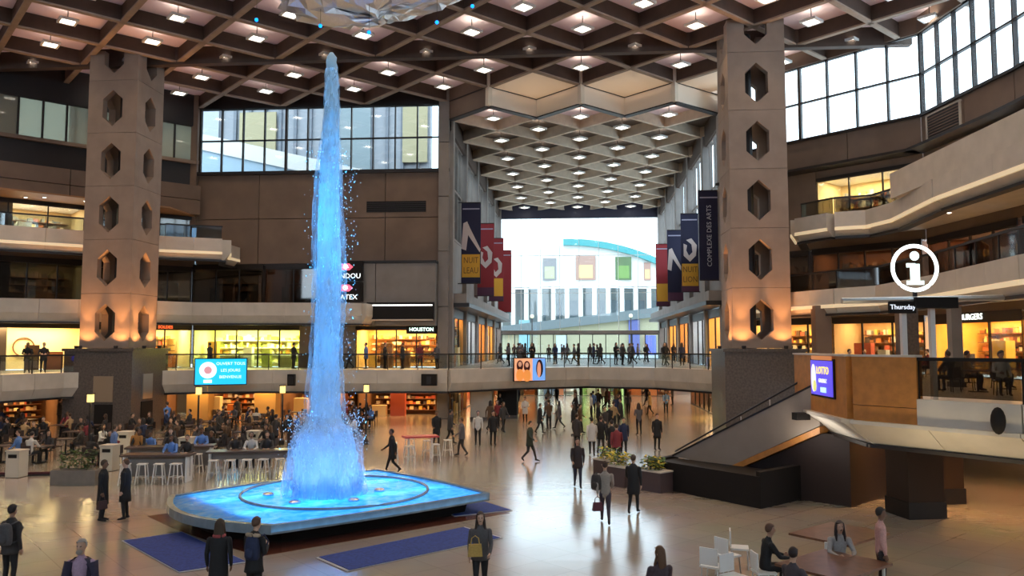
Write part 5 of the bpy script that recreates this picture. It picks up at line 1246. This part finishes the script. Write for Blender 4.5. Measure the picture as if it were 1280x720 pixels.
for k in range(44):   # crowd under the gallery
    X, Y = rg.uniform(-5.5, 9), rg.uniform(43.5, 72)
    if k < 12: X = rg.uniform(-1.5, 4)
    if abs(X-10.2) < 2.6 and abs(Y-45.6) < 2.8 or not free(X, Y, 0): continue
    nm, c = rg.choice(NAMES); key = rg.choice(['stand', 'walk', 'walk2', 'hold'])
    person(key, X, Y, 0, rg.uniform(-PI, PI), 'person in %s in the ground level crowd under the gallery' % nm, c, BLK, coat=rg.choice([None, .75, .6]), s=rg.uniform(.94, 1.03), style=rg.choice(['short', 'long']), group='crowd under the gallery')
for k in range(46):   # second level gallery and hall
    if k < 24: X, Y = rg.uniform(-7.5, 8.8), rg.uniform(61.5, 70)
    else: X, Y = rg.uniform(-8, 9.5), rg.uniform(70, 95)
    if not free(X, Y, 3.6): continue
    nm, c = rg.choice(NAMES[:4]+NAMES[7:9]); key = rg.choice(['stand', 'walk', 'walk2', 'hold', 'phone'])
    person(key, X, Y, 3.6, rg.uniform(-PI, PI), 'person in %s on the second level before the bright glass' % nm, c, BLK, coat=rg.choice([None, .75, .6]), s=rg.uniform(.94, 1.03), style=rg.choice(['short', 'long']), group='people on the second level hall')
for X, Y, r_, lb, c in ((-31.7, 44.6, .6, 'person in black leaning on the left gallery railing', BLK), (-31.2, 45.3, .6, 'second person in black leaning on the left gallery railing', CHAR)):
    person('lean', X, Y, 3.6, r_, lb, c, BLK, coat=.7, group='people at the left railing')
for X, Y in ((-24.3, 52.3), (-19, 53.6), (-17.5, 53.8), (-15.2, 54), (-14, 53.7), (-12.8, 54.2), (-11.5, 53.8), (-10.4, 54.3), (-9.2, 54.2)):
    nm, c = rg.choice(NAMES); person(rg.choice(['stand', 'walk', 'hold']), X, Y, 3.6, rg.uniform(-PI, PI), 'person in %s on the second level before the lit shops' % nm, c, BLK, coat=.7, group='people before the second level shops')
for k in range(15):
    X, Y = rg.uniform(12, 18.5), rg.uniform(27, 44)
    if abs(X-10.2) < 2.6 and abs(Y-45.6) < 2.8: continue
    if not free(X, Y, 3.6, .8): continue
    nm, c = rg.choice(NAMES); key = rg.choice(['sit', 'sit2', 'stand']); rr = rg.uniform(-PI, PI)
    person(key, X, Y, 3.6, rr, 'person in %s at the second level cafe at right' % nm, c, BLK, group='guests of the right cafe')
    if key != 'stand': far(FC, 'cafe_chair', 'chair', (X, Y, 3.6), rr, 'dark chair at the second level cafe at right', 'chairs of the right cafe')
for X, Y in ((13, 40), (13.5, 34), (16, 31), (17, 36), (14, 29), (18, 29)): far(FT, 'cafe_table', 'table', (X, Y, 3.6), 0, 'dark table at the second level cafe at right', 'tables of the right cafe')

# ------------------------------------------------------------------ food court left of the fountain
rg = random.Random(5)
def px_of(X, Y, Z):
    v = Vector((X, Y, Z-5.2)); f = Vector((-math.sin(YAW)*math.cos(PITCH), math.cos(YAW)*math.cos(PITCH), math.sin(PITCH))); r = Vector((math.cos(YAW), math.sin(YAW), 0))
    return 640+1000*v.dot(r)/max(.1, v.dot(f))
ROWN = {0: 'front', 1: 'second', 2: 'third', 3: 'fourth', 4: 'fifth', 5: 'sixth', 6: 'back'}
for ri, Y0 in enumerate((34.2, 37.3, 40.4, 43.5, 46.6, 49.8, 53.2)):
    for ci in range(11):
        X = -12.6-2.35*ci+rg.uniform(-.35, .35)-(.0 if ri % 2 else 1.3); Y = Y0+rg.uniform(-.3, .3)
        if px_of(X, Y, 0) < -45 or (ri < 1 and X > -15): continue
        if abs(X+27.9) < 3.4 and abs(Y-47.5) < 3.6: continue
        if Y-X > 83: continue
        if any(abs(X-a) < 1.7 and abs(Y-b) < 1.5 for a, b in ((-25.2, 53), (-21, 54.2), (-16.5, 54.6))): continue
        near = ri < 2
        lb = 'dark square table in the %s row of the food court' % ROWN[ri]
        if near: copy_tree(PT, (X, Y, 0), .4*rg.random(), lb)
        else: far(FT, 'cafe_table', 'table', (X, Y, 0), .4*rg.random(), lb, 'small square food court tables')
        for k in range(rg.choice([2, 3, 3, 4])):
            an = k*PI/2+rg.uniform(-.2, .2)+(PI/2 if rg.random() < .5 else 0); cx, cy = X+.72*math.sin(an), Y-.72*math.cos(an); rz = an+PI
            if not free(cx, cy, 0, .55): continue
            lb = 'dark chair in the %s row of the food court' % ROWN[ri]
            if near: copy_tree(PC, (cx, cy, 0), rz, lb)
            else: far(FC, 'cafe_chair', 'chair', (cx, cy, 0), rz, lb, 'food court chairs')
            if rg.random() < (.8 if ri < 6 else .5):
                nm, c = rg.choice(NAMES+[NAMES[0], NAMES[1], NAMES[7], NAMES[5], NAMES[1], NAMES[0], NAMES[3]]); person(rg.choice(['sit', 'sit2']), cx, cy, 0, rz, 'person in %s seated in %s row of the food court' % (nm, ROWN[ri]), c, BLK, style=rg.choice(['short', 'long']), s=rg.uniform(.95, 1.02), group='diners in the food court')
for k in range(16):
    X, Y = rg.uniform(-33, -13), rg.uniform(36, 54)
    if abs(X+27.9) < 3 and abs(Y-47.5) < 3.2 or not free(X, Y, 0): continue
    nm, c = rg.choice(NAMES); person(rg.choice(['stand', 'walk', 'hold']), X, Y, 0, rg.uniform(-PI, PI), 'person in %s standing among the food court tables' % nm, c, BLK, coat=rg.choice([None, .75]), group='people standing in the food court')
person('stand', -19.6, 33.3, 0, PI*.8, 'man in blue shirt standing by the cream bin', (.16, .25, .5), BLK, group='people standing in the food court')
person('stand', -18.2, 32.6, 0, PI, 'person in amber top near the bar counter', (.45, .2, .05), BLK, group='people standing in the food court')
# bar counters with white stools
def counter(p, q, label):
    g = Seg(p, q, (0, -1)); g.n = norm2(g.d[1], -g.d[0]); t = thing('bar_counter', label, 'counter', (*p, 0), 'long bar counters')
    MB().lbox(g, 0, g.L, .98, 1.05, -.4, .4).build('counter_top', M_tt, t); MB().lbox(g, .1, g.L-.1, .70 if p[0] > -17 else .2, .98, -.05, .05).build('screen_panel', M_greyc, t)
    for a in (.1, g.L-.18): MB().lbox(g, a, a+.08, 0, .98, -.3, .3).build('end_leg', M_white, t)
    return g
for p, q_, lb, wh in (((-17.2, 29.9), (-14.6, 30.2), 'long dark bar counter behind the couple', 'behind the couple'), ((-14.4, 31.0), (-10.9, 31.9), 'long dark bar counter left of the fountain', 'left of the fountain'), ((-18.3, 32.0), (-15.0, 33.0), 'long dark bar counter in front of the diners', 'in front of the diners')):
    g = counter(p, q_, lb); n = int(g.L/.62)
    for i in range(n):
        for o in (.62, -.62):
            c = g.pt(.35+i*.62, o)
            copy_tree(PS, (c[0], c[1], 0), rg.uniform(-.3, .3)+g.ang(), 'white metal bar stool at the counter %s' % wh)
            if o < 0 and rg.random() < .45:
                nm, col = rg.choice(NAMES); person('sit', c[0], c[1], .30, g.ang(), 'person in %s seated at the counter %s' % (nm, wh), col, BLK, group='people at the bar counters')
for X, Y in ((-7.2, 35.4), (-6.2, 36.2), (-8.2, 36.6), (-6.8, 37.6), (-7.8, 38.3), (-5.9, 37.9)):
    copy_tree(PS, (X, Y, 0), rg.random(), 'white metal bar stool behind the fountain right of the jet')
t = thing('high_table', 'red topped high table behind the fountain right of the jet', 'table', (-7, 36.8, 0)); MB().cbox((-7, 36.8, 1.03), (1.6, .8, .06), .4).build('table_top', mat('red_laminate', (.5, .04, .05), .35), t)
for a in (-.5, .5): m = MB(); m.tube([(-7+a, 36.8+a*.42, 0), (-7+a, 36.8+a*.42, 1.0)], .05, 8); m.build('leg', M_white, t)
# bins, planters, lamp posts
for X, Y, lb in ((-22.0, 30.6, 'cream litter bin at the left frame edge'), (-19.3, 32.5, 'cream litter bin beside the man in blue'), (-21.5, 37.5, 'cream litter bin behind the diners'), (-15.45, 38.3, 'cream litter bin left of the jet'), (-17.4, 35.4, 'cream litter bin among the bar counters')):
    t = thing('litter_bin', lb, 'bin', (X, Y, 0)); MB().cbox((X, Y, .52), (.55, .55, 1.0)).build('body', mat('cream_bin', (.66, .60, .48), .5), t); MB().cbox((X, Y, 1.05), (.6, .6, .06)).build('lid', M_fas, t); MB().cbox((X, Y-.28, .85), (.35, .02, .14)).build('slot', M_black, t)
def leaves(c, r, n, h, cols, rg_):
    m = MB()
    for k in range(n):
        a = rg_.uniform(0, 2*PI); d = r*math.sqrt(rg_.random()); x, y = c[0]+d*math.cos(a)*(c[3] if len(c) > 3 else 1), c[1]+d*math.sin(a); z = c[2]+h*rg_.random(); s = rg_.uniform(.06, .14); b = len(m.v); t_ = rg_.uniform(0, PI)
        m.v += [(x-s*math.cos(t_), y-s*math.sin(t_), z), (x+.4*s*math.sin(t_), y-.4*s*math.cos(t_), z+.4*s), (x+s*math.cos(t_), y+s*math.sin(t_), z+s*rg_.uniform(-.6, .8)), (x-.4*s*math.sin(t_), y+.4*s*math.cos(t_), z+.3*s)]
        m.face((b, b+1, b+2, b+3), rg_.choice(cols))
    return m
M_leaf = colmat('foliage_colours', .6); GRN = [(.03, .07, .015), (.05, .12, .02), (.02, .045, .015), (.09, .15, .03)]; FLW = GRN+[(.6, .45, .03), (.7, .55, .05), (.2, .35, .05)]
t = thing('planter', 'long grey planter with dark leaves at front of the food court', 'planter', (-18.6, 29.2, 0))
MB().cbox((-18.6, 29.25, .28), (1.7, .7, .55), .05).build('box', mat('planter_grey', (.22, .19, .16), .7, noise=.1), t)
f = leaves((-18.6, 29.25, .55, 2.2), .36, 260, .7, GRN[:3], rg).build('foliage', M_leaf, t); f['kind'] = 'stuff'
for k in range(5): m = MB(); m.tube([(-19.3+.35*k, 29.25, .5), (-19.25+.35*k, 29.27, 1.0)], .012, 5); m.build('stem', M_wooddk, t)
kb = thing('kerb', 'low dark red kerb along the front of the food court', 'kerb', (-21.5, 31, 0)); MB().prism([(-26, 30.3), (-19.9, 31.2), (-19.9, 31.35), (-26, 30.45)], 0, .14).build('kerb_stone', mat('dark_red_kerb', (.10, .02, .025), .5), kb); MB().prism([(-26, 30.25), (-19.9, 31.15), (-19.9, 31.2), (-26, 30.3)], 0, .06).build('kerb_edge', M_dark, kb)
for X, Y, w_, lb in ((1.75, 30.6, 1.1, 'flower stand with yellow blooms left of the stair plinth'), (2.9, 29.6, 1.2, 'dark flower box with leaves against the stair plinth'), (1.4, 32.2, 1.0, 'flower stand with greenery behind the yellow blooms')):
    t = thing('flower_stand', lb, 'planter', (X, Y, 0)); MB().cbox((X, Y, .35), (w_, .7, .7), -.8).build('crate', mat('plum_crate', (.09, .06, .06), .6), t); MB().cbox((X, Y, .72), (w_+.06, .76, .05), -.8).build('rim', M_fas, t)
    f = leaves((X, Y, .74), .45, 170, .42, FLW, rg).build('foliage', M_leaf, t); f['kind'] = 'stuff'
    for k in range(4): m = MB(); m.tube([(X-.2+.13*k, Y, .7), (X-.2+.13*k, Y+.02, 1.0)], .01, 5); m.build('stem', M_wooddk, t)
for X, Y, z, lb in ((-22.6, 36.3, 3.0, 'black lamp post with yellow lantern before the column plinth'), (-19.6, 41, 3.1, 'black lamp post with yellow lantern right of the column'), (-15.3, 41.6, 3.15, 'black lamp post with yellow lantern in mid food court'), (-10.9, 42, 3.2, 'black lamp post with yellow lantern just right of the jet')):
    t = thing('lamp_post', lb, 'lamp post', (X, Y, 0)); m = MB(); m.tube([(X, Y, 0), (X, Y, z-.5)], .05, 8); m.build('post', M_dark, t)
    m = MB(); m.lathe((X, Y, 0), [(.16, 0), (.14, .2), (.07, .3)], 10); m.build('foot', M_dark, t); MB().cbox((X, Y, z-.27), (.22, .22, .36)).build('lantern', mat('lantern_yellow', (1, .8, .3), .5, emit=1.1, ecol=(1, .72, .22)), t); MB().cbox((X, Y, z-.06), (.28, .28, .05)).build('cap', M_dark, t)
    lamp('POINT', t, (X, Y, z-.27-.35), 40, (1, .75, .35), .15)
for X, lb in ((-18.2, 'small dark speaker box on the gallery front left of the jet'), (-9.3, 'dark speaker box on the gallery front right of the jet')):
    t = thing('speaker_box', lb, 'speaker', (X, 51.2, 2.7)); y = 51.2 if X < -12 else 52.0
    MB().box(X-.22 if X < -12 else X-.5, X+.22 if X < -12 else X+.5, y-.35, y+.0, 2.6, 3.35).build('cabinet', M_black, t); MB().box(X-.15, X+.15, y-.38, y-.35, 2.7, 3.2).build('grille', M_dark, t)
for o in (PT, PC, PW, PS): drop(o)

# ------------------------------------------------------------------ labels single each thing out: place in the picture where nothing else does
seen = {}
for o in bpy.data.objects:
    if o.parent is None and 'label' in o: seen.setdefault(o['label'], []).append(o)
def nth(i, n):
    if i == 0: return 'leftmost'
    if i == n-1: return 'rightmost'
    return (ORD[i] if i < 20 else '%dth' % (i+1))+' from left'
for lb, L in seen.items():
    if len(L) < 2: continue
    L.sort(key=lambda o: px_of(o.location[0], o.location[1], o.location[2]))
    for i, o in enumerate(L): o['label'] = lb+', '+nth(i, len(L))
